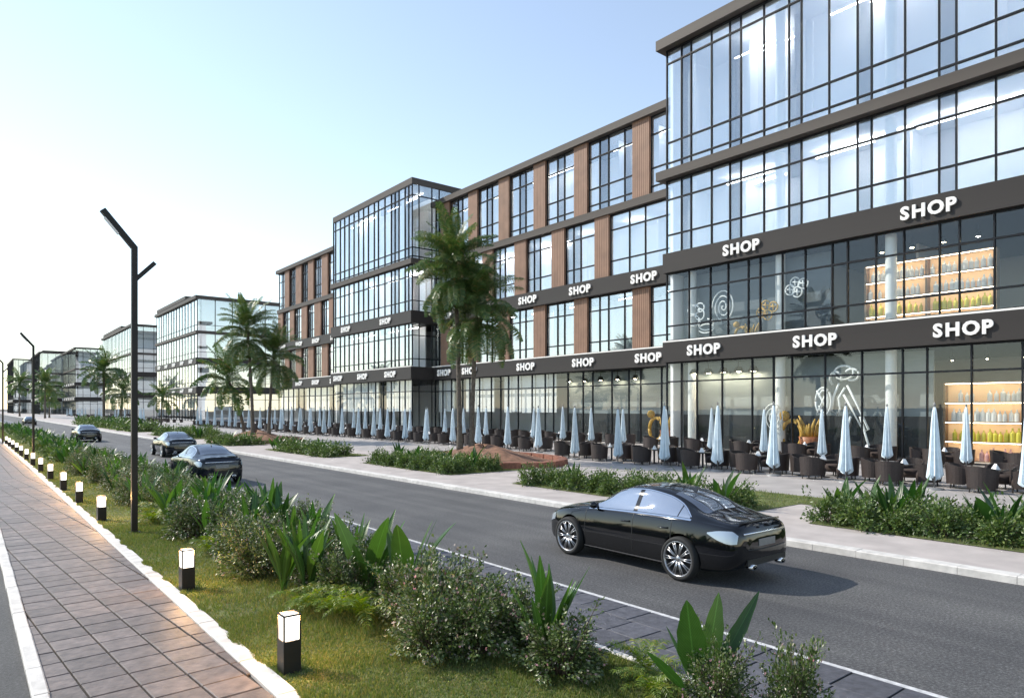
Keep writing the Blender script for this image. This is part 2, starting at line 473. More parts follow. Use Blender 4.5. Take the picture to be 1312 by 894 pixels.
pb['_o'] = [0, 0, 0]
rest = MB(); cnt = 0
rnd = random.Random(3)
for c in range(3):
    xa = 6.235 + c * 0.543
    y = -2 - rnd.random()
    while y < 260:
        L = rnd.choice([0.45, 0.5, 0.9, 0.55, 0.48])
        poly = [(xa + .003, y + .011), (xa + .54, y + .011), (xa + .54, y + L - .011), (xa + .003, y + L - .011)]
        z = .012 + rnd.uniform(-.002, .002)
        if 1.5 < y < 48 and cnt < 290:
            mb = MB(); slabmesh(mb, poly, z, .004); mb.build('paver', 'paver', pb); cnt += 1
        else: slabmesh(rest, poly, z, .004)
        y += L
tag(rest.build('pavers', 'paver', pb), kind='stuff')

# ------------------------------------------------------------------ lawn
sheet('verge', 'turf', 2.72, 6.12, -10, 400, 0.03)
def blades(name, mat, regions, hgt, seed):
    """one mesh of grass blades; regions = (x0,x1,y0,y1,z,count)"""
    rg = np.random.default_rng(seed)
    P = []
    for x0, x1, y0, y1, z, n in regions:
        p = np.empty((n, 3)); p[:, 0] = rg.uniform(x0, x1, n); p[:, 1] = rg.uniform(y0, y1, n); p[:, 2] = z
        P.append(p)
    P = np.concatenate(P); n = len(P)
    # uneven growth
    f = 0.75 + 0.35 * np.sin(P[:, 0] * 3.1 + np.sin(P[:, 1] * 1.7) * 2) * np.sin(P[:, 1] * 2.3) + 0.25 * np.sin(P[:, 1] * .9 + P[:, 0] * 1.3)
    h = hgt * rg.uniform(.55, 1.25, n) * np.clip(f, .45, 1.4)
    a = rg.uniform(0, 2 * np.pi, n); w = rg.uniform(.004, .008, n) * (1 + .02 * np.maximum(0, P[:, 1] - 8))
    ln = rg.uniform(.15, .75, n) * h; la = rg.uniform(0, 2 * np.pi, n)
    dx = np.cos(a) * w; dy = np.sin(a) * w
    V = np.empty((n, 3, 3))
    V[:, 0] = P - np.stack([dx, dy, np.zeros(n)], 1); V[:, 1] = P + np.stack([dx, dy, np.zeros(n)], 1)
    V[:, 2] = P + np.stack([np.cos(la) * ln, np.sin(la) * ln, h], 1)
    me = bpy.data.meshes.new(name)
    me.vertices.add(3 * n); me.vertices.foreach_set('co', V.reshape(-1))
    me.loops.add(3 * n); me.loops.foreach_set('vertex_index', np.arange(3 * n, dtype=np.int32))
    me.polygons.add(n); me.polygons.foreach_set('loop_start', np.arange(0, 3 * n, 3, dtype=np.int32))
    me.update(); me.validate(); me.materials.append(M[mat])
    return obj(name, me)
g = blades('grass', 'grass_blade', [(2.72, 6.1, 3.2, 10, .03, 95000), (2.72, 6.1, 10, 20, .03, 62000), (2.72, 6.1, 20, 45, .03, 50000), (2.72, 6.1, 45, 120, .03, 35000)], .062, 5)
tag(g, 'short green and yellowish grass of the verge beside the tiled walk', 'grass', kind='stuff')
# ragged tufts creeping over the edging stones
tr = random.Random(12); regs = []
for k in range(46):
    y = 4.5 + (k / 46) ** 1.6 * 60 + tr.uniform(-.4, .4); w = tr.uniform(.2, .8); dpt = tr.uniform(.02, .09)
    for q in range(4):        # wider at the lawn, narrow towards the walk
        regs.append((2.72 - dpt * (q + 1) / 4, 2.73 - dpt * q / 4, y + w * q * .11, y + w * (1 - q * .11), .04, int((420 if y < 20 else 200) * dpt / .16)))
g = blades('grass_tufts', 'grass_blade', regs, .075, 9)
tag(g, 'ragged grass tufts creeping over the white path edging', 'grass', kind='stuff')
# beds and lawn patches across the road
BEDS = [(16.45, 21.0, -4, 8.7), (16.3, 19.6, 10.6, 20.4), (16.3, 22.4, 24.6, 33.0), (16.3, 19.2, 37.8, 48.0), (15.6, 18.6, 54.0, 60.0), (15.6, 21.0, 92, 150), (15.6, 20.0, 68, 84)]
regs = []
for i, (x0, x1, y0, y1) in enumerate(BEDS):
    sheet('planting_bed', 'turf', x0, x1, y0, y1, .135)
    regs.append((x0, x1, y0, y1, .135, int((x1 - x0) * (y1 - y0) * (260 if y0 < 40 else 60))))
sheet('lawn_strip', 'turf', 19.6, 21.4, 4.0, 14.0, .139)
regs.append((19.6, 21.4, 4, 14, .14, 6000))
tag(blades('bed_grass', 'grass_blade', regs, .08, 15), 'grass and ground cover in the planting beds across the road', 'grass', kind='stuff')

# ------------------------------------------------------------------ buildings
LV = dict(f1b=6.33, f1t=7.77, f2b=12.8, f2t=14.2, sb=19.55, st=20.18)
def facade(rt, X, ys, zs, mat='pane', tintw=1.0, mw=.07, rng=random.Random(1), skip=None):
    """glazed wall in the plane x = X facing -x: one pane per cell, mullions and transoms in front"""
    o = rt['_o']
    ys = sorted(ys)
    for a, b in zip(ys[:-1], ys[1:]):
        w = b - a
        if skip and skip(a, b): continue
        pm = 'pane_tint' if (mat == 'pane' and w < tintw) else mat
        for z0, z1 in zip(zs[:-1], zs[1:]):
            obj('pane', cube(pm), rt, (X + .05 - o[0], (a + b) / 2 - o[1], (z0 + z1) / 2 - o[2]),
                (0, rng.gauss(0, .0012), rng.gauss(0, .0016)), (.016, w - .03, z1 - z0 - .03))
    for y in ys:
        bar('mullion', 'frame', rt, X - .05, X + .10, y - mw / 2, y + mw / 2, zs[0], zs[-1])
    for z in zs[1:-1]:
        bar('transom', 'frame', rt, X - .042, X + .09, ys[0] + .01, ys[-1] - .01, z - .05, z + .05)
    bar('transom', 'frame', rt, X - .042, X + .09, ys[0] + .01, ys[-1] - .01, zs[0] + .002, zs[0] + .08)
    bar('transom', 'frame', rt, X - .042, X + .09, ys[0] + .01, ys[-1] - .01, zs[-1] - .10, zs[-1] - .002)
def facade_side(rt, Y, xs, zs, mat='pane', mw=.07, rng=random.Random(2)):
    o = rt['_o']; xs = sorted(xs)
    for a, b in zip(xs[:-1], xs[1:]):
        for z0, z1 in zip(zs[:-1], zs[1:]):
            obj('pane', cube(mat), rt, ((a + b) / 2 - o[0], Y + .05 - o[1], (z0 + z1) / 2 - o[2]), (rng.gauss(0, .0012), 0, rng.gauss(0, .0016)), (b - a - .03, .016, z1 - z0 - .03))
    for x in xs:
        bar('mullion', 'frame', rt, x - mw / 2, x + mw / 2, Y - .05, Y + .10, zs[0], zs[-1])
    for z in zs[1:-1]:
        bar('transom', 'frame', rt, xs[0] + .05, xs[-1] - .01, Y - .042, Y + .09, z - .05, z + .05)
def interior(rt, X, y0, y1, depth, levels, top, cols=None, lamps=True, rng=random.Random(4), wall='inside_wall'):
    """floors, ceilings, back and end walls, columns and ceiling lamps behind the glass"""
    xb = X + depth
    bar('back_wall', wall, rt, xb, xb + .3, y0, y1, .2, top)
    bar('end_wall', wall, rt, X + .35, xb, y1 - .3, y1 - .05, .2, top)
    for z in levels:
        bar('floor_slab', wall, rt, X + .25, xb, y0 + .3, y1 - .3, z - .55, z - .05)
    bar('ground_floor', 'inside_floor', rt, X + .2, xb, y0 + .2, y1 - .3, .125, .16)
    zz = [.16] + list(levels) + [top]
    if cols:
        for y in cols:
            mb = MB().lathe([(.30, .17), (.30, top - .3)], 14, c=(X + .8, y, 0)); mb.build('column', 'column_white', rt, True)
    if lamps:
        for k in range(len(zz) - 1):
            zc = zz[k + 1] - .62 if k < len(zz) - 2 else top - .1
            y = y0 + 2
            while y < y1 - 4:
                L = rng.uniform(2.2, 4.2)
                xx = X + rng.choice([2.6, 4.4, 6.2])
                bar('ceiling_lamp', 'strip_lamp', rt, xx, xx + .12, y, y + L, zc - .06, zc - .02)
                y += rng.uniform(5.5, 9)
    # partitions
    y = y0 + rng.uniform(4, 7)
    while y < y1 - 3:
        for k in range(1, len(zz) - 1):
            if rng.random() < .6:
                bar('partition', wall, rt, X + rng.uniform(2.5, 4.5), xb - .02, y, y + .15, zz[k] - .04, zz[k + 1] - .56)
        y += rng.uniform(5, 8)
def inner_wall(rt, X, y0, y1, z0, z1, rng, d=4.4):
    """white room walls a few metres behind the glass, in lengths of differing depth"""
    y = y0
    while y < y1 - .5:
        L = min(rng.uniform(3.5, 7.5), y1 - y); x = X + d + rng.uniform(-.8, 1.4)
        bar('room_wall', 'inside_wall', rt, x, x + .12, y, y + L, z0, z1)
        bar('room_wall', 'inside_wall', rt, x - rng.uniform(.8, 2.0), x - .002, y + L - .12, y + L - .002, z0, z1)
        y += L
def bands(rt, X, y0, y1, xb, top, zt=None, over=.6, endcap=0.6, F=('f1', 'f2'), dark='fascia', proud=.35, roof=True, rover=.6):
    """fascias, slab edge and roof as closed boxes running round the block"""
    for k in F:
        bar('fascia', dark, rt, X - proud, xb, y0 - proud, y1 + proud * .3, LV[k + 'b'], LV[k + 't'])
        bar('fascia_cap', 'white_trim', rt, X - proud + .02, X - .06, y0 - proud + .02, y1 + proud * .28, LV[k + 't'] + .002, LV[k + 't'] + .10) if k == 'f1' else None
    bar('slab_band', 'slab_edge', rt, X - over, xb, y0 - over, y1 + over * .9, LV['sb'], LV['st'])
    if roof:
        bar('roof', 'slab_edge', rt, X - rover, xb + .5, y0 - rover, y1 + rover * .9, top, top + .72)

def sign(X, yc, zc, w, label, group):
    """SHOP in raised white letters, each letter a part"""
    s = root('shop_sign', label, 'sign', (X, yc, zc), group)
    for ch, dy in LETTERS_POS:
        o = obj('letter', LETTER[ch], s, (0, -dy * w / 2.62, 0), (R(90), 0, R(-90)), w / 2.62)
    return s
LETTER = {}; LETTERS_POS = []
def make_letters():
    x = -1.31
    for ch in 'SHOP':
        cu = bpy.data.curves.new('letter_' + ch, 'FONT')
        cu.body = ch; cu.size = .95; cu.extrude = .06; cu.offset = .036; cu.resolution_u = 3
        t = bpy.data.objects.new('tmp', cu); COL.objects.link(t)
        dg = bpy.context.evaluated_depsgraph_get()
        me = bpy.data.meshes.new_from_object(t.evaluated_get(dg))
        xs = [v.co.x for v in me.vertices]; w = max(xs) - min(xs); x0 = min(xs)
        for v in me.vertices: v.co.x -= x0
        ysv = [v.co.y for v in me.vertices]; ym = (min(ysv) + max(ysv)) / 2
        for v in me.vertices: v.co.y -= ym
        me.materials.clear(); me.materials.append(M['sign_white']); me.name = 'letter_' + ch
        LETTER[ch] = me; LETTERS_POS.append([ch, x]); x += w + .26
        bpy.data.objects.remove(t); bpy.data.curves.remove(cu)
    tot = x - .26 + 1.31
    for p in LETTERS_POS: p[1] = (p[1] + 1.31 - tot / 2) * 2.62 / tot
make_letters()

# --- near glass block -------------------------------------------------------
XF = 40.0; XW = 43.1
def ext(ys, lo, pat):
    ys = list(ys); i = 0
    while ys[-1] > lo:
        ys.append(ys[-1] - pat[i % len(pat)]); i += 1
    return ys
T1U = ext([31.84, 30.54, 29.72, 28.02, 26.58, 25.75, 24.08, 22.38, 21.57, 19.85, 18.2, 17.42, 15.66, 13.99, 13.19, 11.45], -7, [1.7, .82, 1.7, 1.65])
T1F2 = ext([31.84, 29.89, 28.12, 26.72, 25.2, 24.35, 22.81, 21.32, 19.66, 18.76, 17.18, 15.71, 13.96, 13.04, 11.51], -7, [1.6, .9, 1.6, 1.6])
T1G = ext([31.84, 30.54, 29.22, 27.18, 24.92, 23.42, 22.18, 20.09, 17.95, 15.78, 14.56, 12.5, 10.35], -7, [2.1, 1.2, 2.1])
t1y0 = T1U[-1]
t1 = wroot('glass_block', 'near glass shop block with flat brown roof, rising beside the wood-clad wing', 'building', (XF, 12, 0))
rg = random.Random(21)
facade(t1, XF, T1U, [LV['st'], 20.82, 22.3, 28.06, 29.05], rng=rg)
facade(t1, XF, T1U, [LV['f2t'], 15.58, 18.16, LV['sb']], rng=rg)
facade(t1, XF, T1F2, [LV['f1t'] + .1, 8.96, 11.45, LV['f2b']], mat='pane_shop', rng=rg)
facade(t1, XF, T1G, [.13, 4.93, LV['f1b']], mat='pane_shop', rng=rg)
bands(t1, XF, t1y0, 31.84, XF + 14, 29.05)
interior(t1, XF, t1y0, 31.84, 13, [7.05, 13.5, 19.86], 29.05, cols=[30.2, 23.4, 16.7, 10.0, 3.3, -3.3], rng=random.Random(5))
inner_wall(t1, XF, t1y0, 31.4, 13.46, 19.3, random.Random(51))
inner_wall(t1, XF, t1y0, 31.4, 19.82, 29.0, random.Random(52))
sp = random.Random(9)
for zc in (6.42, 12.88):
    for xx in (.55, 1.05):
        for q in range(26):
            y = 5.2 + q * 1.02 + sp.uniform(-.1, .1)
            bar('ceiling_spot', 'shop_lamp', t1, XF + xx, XF + xx + .09, y, y + .09, zc - .05, zc - .01)
def lamp_line(rt, X, y0, y1, zs, rng, step=6.2, L=3.6):
    for z in zs:
        y = y0 + rng.uniform(.5, 2)
        while y + L < y1:
            bar('ceiling_lamp', 'strip_lamp', rt, X, X + .10, y, y + L, z - .05, z)
            y += step + rng.uniform(-.8, .8)
lamp_line(t1, XF + 2.2, t1y0, 31, (18.9, 27.6), random.Random(61))
lamp_line(t1, XF + 3.3, t1y0, 31, (27.9,), random.Random(62), 7.5, 2.6)
bar('ceiling', 'inside_wall', t1, XF + .3, XF + 13, t1y0 + .1, 31.5, 28.75, 29.04)
# --- far tower of the same terrace
T2U = [89.7, 89.0, 87.5, 86.15, 84.77, 83.3, 81.94, 80.54, 79.17, 77.58, 76.48, 74.8, 73.18, 72.28, 71.34, 69.9, 69.06, 68.25]
t2 = wroot('glass_block', 'glass block with dark roof rim standing between the two wood-clad wings', 'building', (XF, 79, 0))
rg = random.Random(22)
facade(t2, XF, T2U, [LV['st'], 20.5, 21.5, 27.5, 28.76], rng=rg)
facade(t2, XF, T2U, [LV['f2t'], 15.4, 18.2, LV['sb']], rng=rg)
facade(t2, XF, T2U[::1], [LV['f1t'] + .1, 8.7, 11.4, LV['f2b']], mat='pane', tintw=0, rng=rg)
facade(t2, XF, [89.7, 87.5, 85.4, 83.3, 81.2, 79.2, 77.2, 75.2, 73.2, 71.2, 69.9, 68.25], [.13, 4.95, LV['f1b']], mat='pane_shop', rng=rg)
for z0_, z1_ in ((7.01, 12.93), (13.46, 19.29), (19.82, 28.7)): inner_wall(t2, XF, 70.5, 89.2, z0_, z1_, random.Random(int(z0_)), 3.6)
xs2 = [40.05, 40.94, 42.68, 43.7, 45.5, 47.2, 48.9, 50.6, 52.4]
for zs, mt in (([LV['st'], 20.5, 21.5, 27.5, 28.76], 'pane'), ([LV['f2t'], 15.4, 18.2, LV['sb']], 'pane'), ([LV['f1t'], 8.7, 11.4, LV['f2b']], 'pane_shop'), ([.13, 4.95, LV['f1b']], 'pane_shop')):
    facade_side(t2, 68.25, xs2, zs, mt, rng=rg)
bands(t2, XF, 68.25, 89.7, XF + 13, 28.76, over=.35, rover=.06)
interior(t2, XF, 68.25, 89.7, 12.4, [7.05, 13.5, 19.86], 28.76, cols=[71.5, 78, 84.5], rng=random.Random(6))

# --- wings with wooden piers -------------------------------------------------
def pier(rt, X, a, b, z0, z1):
    """wooden pier faced with upright battens"""
    mb = MB().box(X + .06, X + .40, a, b, z0, z1)
    n = max(3, round((b - a) / .21)); w = (b - a) / n
    for k in range(n):
        y = a + k * w
        mb.box(X, X + .058, y + .019, y + w - .019, z0 + .003, z1 - .003)
    return mb.build('wood_pier', 'wood', rt)
def wing(rt, X, y0, y1, up, mid, low, gys, top, rng, shop='pane_shop'):
    zs_up = [LV['st'], 20.85, 22.3, 25.0, top]; zs_mid = [LV['f2t'], 15.57, 18.22, LV['sb']]; zs_low = [LV['f1t'] + .1, 8.81, 11.54, LV['f2b']]
    for piers, zs, off, tw in ((up, zs_up, 0.38, 1.2), (mid, zs_mid, .5, 1.2), (low, zs_low, .38, 0)):
        pr = sorted(piers)
        edges = [y0] + [q for p in pr for q in p] + [y1]
        for a, b in pr: pier(rt, X - .16, a, b, zs[0], zs[-1])
        for a, b in zip(edges[0::2], edges[1::2]):
            if b - a < .25: continue
            w = b - a
            if w > 4.6: ys = [a, a + w * .2, a + w * .55, a + w * .75, b]
            elif w > 2.4: ys = [a, a + w * off, a + w * (off + .24), b]
            elif w > 1.4: ys = [a, a + w * .5, b]
            else: ys = [a, b]
            facade(rt, X + .10, ys, zs, 'pane' if tw else 'pane', tintw=tw, rng=rng, mw=.06)
    facade(rt, X, gys, [.13, 4.97, LV['f1b']], mat=shop, rng=rng)
    for k in ('f1', 'f2'):
        bar('fascia', 'fascia', rt, X - .5, X + 10, y0 + .02, y1 - .02, LV[k + 'b'], LV[k + 't'])
    bar('fascia_cap', 'white_trim', rt, X - .48, X - .32, y0 + .03, y1 - .03, LV['f1t'] + .002, LV['f1t'] + .10)
    bar('slab_band', 'slab_edge', rt, X - .32, X + 10, y0 + .02, y1 - .02, LV['sb'], LV['st'])
    bar('roof', 'slab_edge', rt, X - .45, X + 11, y0 + .02, y1 + .3, top, top + .6)
    for z0_, z1_ in ((7.01, 12.93), (13.46, 19.29), (19.82, top - .02)): inner_wall(rt, X, y0 + .3, y1 - .4, z0_, z1_, rng, 3.2)
    interior(rt, X + .3, y0 + .1, y1 - .1, 9, [7.05, 13.5, 19.86], top, cols=None, rng=rng)
w1 = wroot('wood_wing', 'long wing with brown wooden piers next to the near glass block', 'building', (XW, 50, 0))
up1 = [(35.96, 37.76), (43.0, 44.68), (48.6, 50.3), (54.15, 55.85), (59.6, 61.3), (65.1, 66.8)]
md1 = [(40.4, 42.1), (45.95, 47.7), (51.45, 53.25), (56.85, 58.7), (62.4, 64.1)]
gw1 = [31.9, 34.84, 36.99, 38.26, 40.17, 42.45, 43.65, 45.62, 47.58, 48.77, 50.69, 52.83, 54.38, 55.69, 57.3, 59.4, 61.2, 62.6, 64.8, 66.6, 68.2]
wing(w1, XW, 31.88, 68.22, up1, md1, up1, gw1, 26.5, random.Random(31))
w2 = wroot('wood_wing', 'short wood-clad wing at the far end of the terrace beyond the dark-rimmed glass block', 'building', (XW, 104, 0))
up2 = [(92.6, 94.4), (98.4, 100.7), (103.8, 106.0), (108.8, 111.2), (114.2, 116.2)]
md2 = [(96.0, 98.0), (101.0, 103.5), (106.5, 108.8), (112.0, 113.9), (117.2, 119.4)]
wing(w2, XW, 89.8, 119.5, up2, md2, up2, [89.9 + 2.27 * k for k in range(14)], 26.5, random.Random(32))

def bright_backings(rt, X, ys, z0, z1, rng):  # white sheets added behind the panes so the glass looks bright
    ys = sorted(ys)
    for a, b in zip(ys[:-1], ys[1:]):
        if rng.random() < .82:
            bar('bright_backing', 'backing_white', rt, X + .45, X + .47, a + .06, b - .06, z0 + rng.uniform(-.05, .05), z1)
lamp_line(w1, XW + 1.9, 32.5, 67.5, (12.6, 18.9, 25.9), random.Random(63), 5.6, 2.2)  # strip rows added to brighten the rooms of both wings and second block
lamp_line(w2, XW + 1.9, 90.5, 119, (12.6, 18.9, 25.9), random.Random(64), 5.6, 2.2)
lamp_line(t2, XF + 1.9, 69, 89, (12.6, 18.9, 28.0), random.Random(65), 5.0, 2.6)
bright_backings(w1, XW, [y for y in gw1 if y > 47.3], 2.6, LV['f1b'] - .03, random.Random(3))
bright_backings(w2, XW, [89.9 + 2.27 * k for k in range(14)], 2.6, LV['f1b'] - .03, random.Random(4))
bright_backings(t2, XF, [89.7, 87.5, 85.4, 83.3, 81.2, 79.2, 77.2, 75.2, 73.2, 71.2, 69.9, 68.9], 2.6, LV['f1b'] - .03, random.Random(5))
# --- signs -------------------------------------------------------------------
FZ1 = (LV['f1b'] + LV['f1t']) / 2; FZ2 = (LV['f2b'] + LV['f2t']) / 2
ORD = ['first', 'second', 'third', 'fourth', 'fifth', 'sixth', 'seventh', 'eighth', 'ninth', 'tenth', 'eleventh', 'twelfth', 'thirteenth', 'fourteenth', 'fifteenth', 'sixteenth', 'seventeenth', 'eighteenth', 'nineteenth', 'twentieth']
ORD += ['twenty-' + w for w in ORD[:9]] + ['thirtieth'] + ['thirty-' + w for w in ORD[:9]]
def orde(k): return ORD[min(k, len(ORD) - 1)]
for lst, X, z, where, grp in (
    ([28.4, 20.55, 12.8, 5.1], XF - .43, FZ1, 'near glass block lower fascia, %s from its roof corner', 'near block lower signs'),
    ([25.5, 14.4, 3.3], XF - .43, FZ2, 'near glass block upper fascia, %s from its roof corner', 'near block upper signs'),
    ([35.75, 43.1, 51.0, 60.5, 65.5], XW - .58, FZ1, 'long wooden wing lower fascia, %s from the near block', 'long wing lower signs'),
    ([36.2, 43.5, 50.7, 58.0, 65.3], XW - .58, FZ2, 'long wooden wing upper fascia, %s from the near block', 'long wing upper signs'),
    ([72.7, 80.0, 87.3], XF - .43, FZ1, 'dark-rimmed block lower fascia, %s from its dark side', 'second block lower signs'),
    ([73.9, 84.9], XF - .43, FZ2, 'dark-rimmed block upper fascia, %s from its dark side', 'second block upper signs'),
    ([95.2, 102.0, 108.8, 115.8], XW - .58, FZ1, 'far wooden wing lower fascia, %s from the glass block', 'far wing lower signs'),
    ([95.0, 101.9, 108.7, 116.1], XW - .58, FZ2, 'far wooden wing upper fascia, %s from the glass block', 'far wing upper signs')):
    for k, y in enumerate(lst):
        sign(X, y, z, 2.62, 'white SHOP letters on ' + where % orde(k), grp)

# --- blocks further down the street -------------------------------------------
def far_block(label, X, y0, y1, top, depth, seed, plate=None, sidew=None, sl='far glass block'):
    rt = wroot('glass_block', label, 'building', (X, (y0 + y1) / 2, 0), 'far glass blocks')
    rg = random.Random(seed)
    n = max(5, int((y1 - y0) / 2.7)); ys = [y0 + (y1 - y0) * k / n for k in range(n + 1)]
    m_ = 8; xs = [X + .05 + (depth - .3) * k / m_ for k in range(m_ + 1)]
    for zs in ([LV['st'], 21.5, top], [LV['f2t'], 15.5, LV['sb']], [LV['f1t'] + .1, 8.8, LV['f2b']], [.13, 4.95, LV['f1b']]):
        facade(rt, X, ys, zs, 'pane', tintw=0, mw=.14, rng=rg)
        facade_side(rt, y0, xs, zs, 'pane', mw=.14, rng=rg)
    bands(rt, X, y0, y1, X + depth, top, over=.4, rover=.5)
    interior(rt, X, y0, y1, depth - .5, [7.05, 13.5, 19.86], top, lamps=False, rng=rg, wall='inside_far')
    for zz0, zz1 in ((.2, 6.3), (7.9, 12.75), (14.3, 19.5), (20.3, top - .05)):
        bright_backings(rt, X, ys, zz0 + (2.4 if zz0 < 1 else 0), zz1, rg)
        bar('room_wall', 'backing_white', rt, X + 1.2, X + depth - 1, y0 + 1.0, y0 + 1.1, zz0 + (2.4 if zz0 < 1 else 0), zz1)  # white wall added to make the side glass paler
    for k in range(int((y1 - y0) / 8)):
        for z, f in ((FZ1, 'lower'), (FZ2, 'upper')):
            sign(X - .43, y0 + 4 + 8 * k, z, 3.0, 'small white SHOP letters, %s fascia, %s along the %s' % (f, orde(k), sl), 'far block signs')
    if plate:
        px0, px1, py0, py1, pz = plate
        bar('roof_plate', 'slab_edge', rt, px0, px1, py0, py1, pz, pz + .8)
        for (cx_, cy_) in ((px0 + .6, py0 + .6), (px0 + .6, py1 - .6), (px1 - .6, py1 - .6), (px0 + .6, (py0 + py1) / 2)):
            bar('roof_post', 'frame', rt, cx_ - .15, cx_ + .15, cy_ - .15, cy_ + .15, LV['st'] if cy_ > y1 else top + .73, pz)
        bar('penthouse', 'inside_wall', rt, px0 + 2, px1 - 1, py0 + 1.5, min(y1 - .5, py1 - 1.5), top + .73, pz - .002)
    return rt
far_block('glass block with a raised roof plate beyond the palm group', XF, 161, 202, 27.2, 30, 41, (XF + 1, XF + 16, 176, 207, 29.0), sl='far block beyond the palm group')
far_block('second far glass block with a flat brown roof and raised plate', XF, 236, 294, 28.2, 24, 42, (XF + 1, XF + 12, 262, 300, 30.0), sl='second far glass block')
far_block('plain far glass block behind the single tall palm', XF - 3, 346, 395, 28.6, 22, 43, sl='far block behind the single palm')
far_block('far glass block with a wide side wall near the end of the street', XF - 12, 398, 450, 29.5, 26, 44, (XF - 10, XF + 2, 410, 456, 31.0), sl='far block with the wide side wall')
far_block('last glass block visible at the end of the street', XF - 19, 470, 540, 30.0, 18, 45, sl='last glass block of the street')

# ------------------------------------------------------------------ shop interiors behind the glass
def bottle_mesh(mat, h=.55, r=.10):
    return MB().lathe([(0.001, 0), (r, 0), (r, h * .58), (r * .8, h * .68), (r * .32, h * .78), (r * .32, h * .95), (0.001, h * .95)], 8).mesh('bottle_' + mat, mat, False)
BOT = {k: bottle_mesh(k) for k in ('bottle_white', 'bottle_yellow', 'bottle_pink')}
def shelf(X, y0, y1, z0, n, dz, label, key, rng):
    s = wroot('shop_shelf', label, 'shelf', (X, (y0 + y1) / 2, z0))
    bar('back_panel', 'shop_glow', s, X + .45, X + .5, y0, y1, z0, z0 + n * dz)  # panel made to glow so the shelf shows bright through the glass
    for y in (y0, (y0 + y1) / 2, y1):
        bar('upright', 'shelf_wood', s, X, X + .45, y - .05, y + .05, z0, z0 + n * dz)
    for k in range(n + 1):
        bar('shelf_board', 'shelf_wood', s, X - .02, X + .45, y0, y1, z0 + k * dz - .03, z0 + k * dz + .03)
    for k in range(1, n + 1):
        bar('added_shelf_light', 'bottle_fill_glow', s, X - .015, X + .02, y0 + .06, y1 - .06, z0 + k * dz - .06, z0 + k * dz - .031)  # glowing strip added under each board to brighten the bottles
    for k in range(n):
        kind = ['bottle_pink', 'bottle_yellow', 'bottle_white', 'bottle_white', 'bottle_yellow', 'bottle_white'][k % 6]
        y = y0 + .3
        while y < y1 - .2:
            if rng.random() < .85 and abs(y - (y0 + y1) / 2) > .2:
                b_ = obj('bottle', BOT[kind], None, (X + .2, y, z0 + k * dz + .03), None, rng.uniform(.95, 1.4))
                tag(b_, '%s bottle on the %s of the %s' % (kind[7:], ['floor board', 'second board', 'third board', 'fourth board', 'fifth board', 'top board'][k], key), 'bottle', 'bottles on the ' + key)
            y += rng.uniform(.22, .31)
    return s
rs = random.Random(8)
shelf(XF + 1.9, 7.2, 14.4, .17, 4, 1.05, 'lit wall shelf of bottles behind the ground floor glass of near block', 'lit ground floor shelf', rs)
shelf(XF + 1.9, 12.0, 18.6, 7.4, 4, 1.0, 'lit wall shelf of bottles behind the upper shop floor glass', 'lit upper floor shelf', rs)
def lamp_row(ys, X, z, label, grp, sc=1.0):
    for y in ys:
        l = root('pendant_lamp', label, 'lamp', (X, y, z), grp); l.scale = (sc, sc, 1.0 if sc == 1 else 1.35)
        obj('shade', MB().lathe([(.02, .28), (.10, .25), (.17, .0), (.15, .0), (.02, .2)], 12).mesh('lamp_shade', 'black_metal', True), l)
        obj('bulb', MB().lathe([(.001, -.02), (.10, .02), (.12, .10), (.001, .18)], 10).mesh('lamp_bulb', 'shop_lamp', True), l)
        obj('cord', MB().tube([(0, 0, .27), (0, 0, .62)], .012, 5).mesh('lamp_cord', 'black_metal'), l)
lamp_row([9, 10.6, 12.2, 13.8], XF + 1.3, 5.55, 'small pendant lamp above the lit ground floor shelf', 'lamps above the lower shelf')
lamp_row([25.3, 26.4, 27.6, 28.8, 30], XF + .75, 5.45, 'warm pendant lamp inside the corner shop of near block', 'corner shop lamps', 2.2)
lamp_row([12.6, 14.2, 15.8, 17.4], XF + 1.3, 11.95, 'small pendant lamp above the lit upper floor shelf', 'lamps above the upper shelf')
lamp_row([38.2, 40.2, 42.2, 44.2, 46.2], XW + .75, 5.45, 'warm pendant lamp inside the ground floor of the long wooden wing', 'wing shop lamps', 2.0)
def wallpanel(X, y0, y1, z0, z1, label, split=None, up='shop_wall', lo='reflected_dark'):
    p = wroot('display_wall', label, 'wall', (X, (y0 + y1) / 2, z0))
    if split:
        bar('upper_board', up, p, X, X + .1, y0, y1, split, z1)
        bar('reflection_board', lo, p, X - .04, X + .1, y0, y1, z0, split - .002)  # dark lower half stands in for ground reflected in the glass
    else: bar('board', up, p, X, X + .1, y0, y1, z0, z1)
    bar('top_rail', 'frame', p, X - .03, X + .13, y0, y1, z1 + .002, z1 + .08)
    return p
pg = wallpanel(XF + 1.3, 14.7, 31.3, .17, 6.2, 'grey display wall with dark reflection painted below behind the ground floor glass of near block', 2.55)
pw = wallpanel(XW + 1.3, 33.2, 47.0, .17, 6.2, 'grey display wall with dark reflection painted below behind the ground floor glass of long wing', 2.55)
pu = wallpanel(XF + 1.3, 20.4, 31.3, 7.1, 12.6, 'blue-grey display wall behind the food drawings and upper shop glass', None, 'shop_wall_blue')
def stroke(mb, pts, X, r=.035):
    mb.tube([(X, y, z) for y, z in pts], r, 5)
def arcp(cy, cz, ry, rz, a0, a1, n=18):
    return [(cy + ry * math.cos(R(a0 + (a1 - a0) * k / n)), cz + rz * math.sin(R(a0 + (a1 - a0) * k / n))) for k in range(n + 1)]
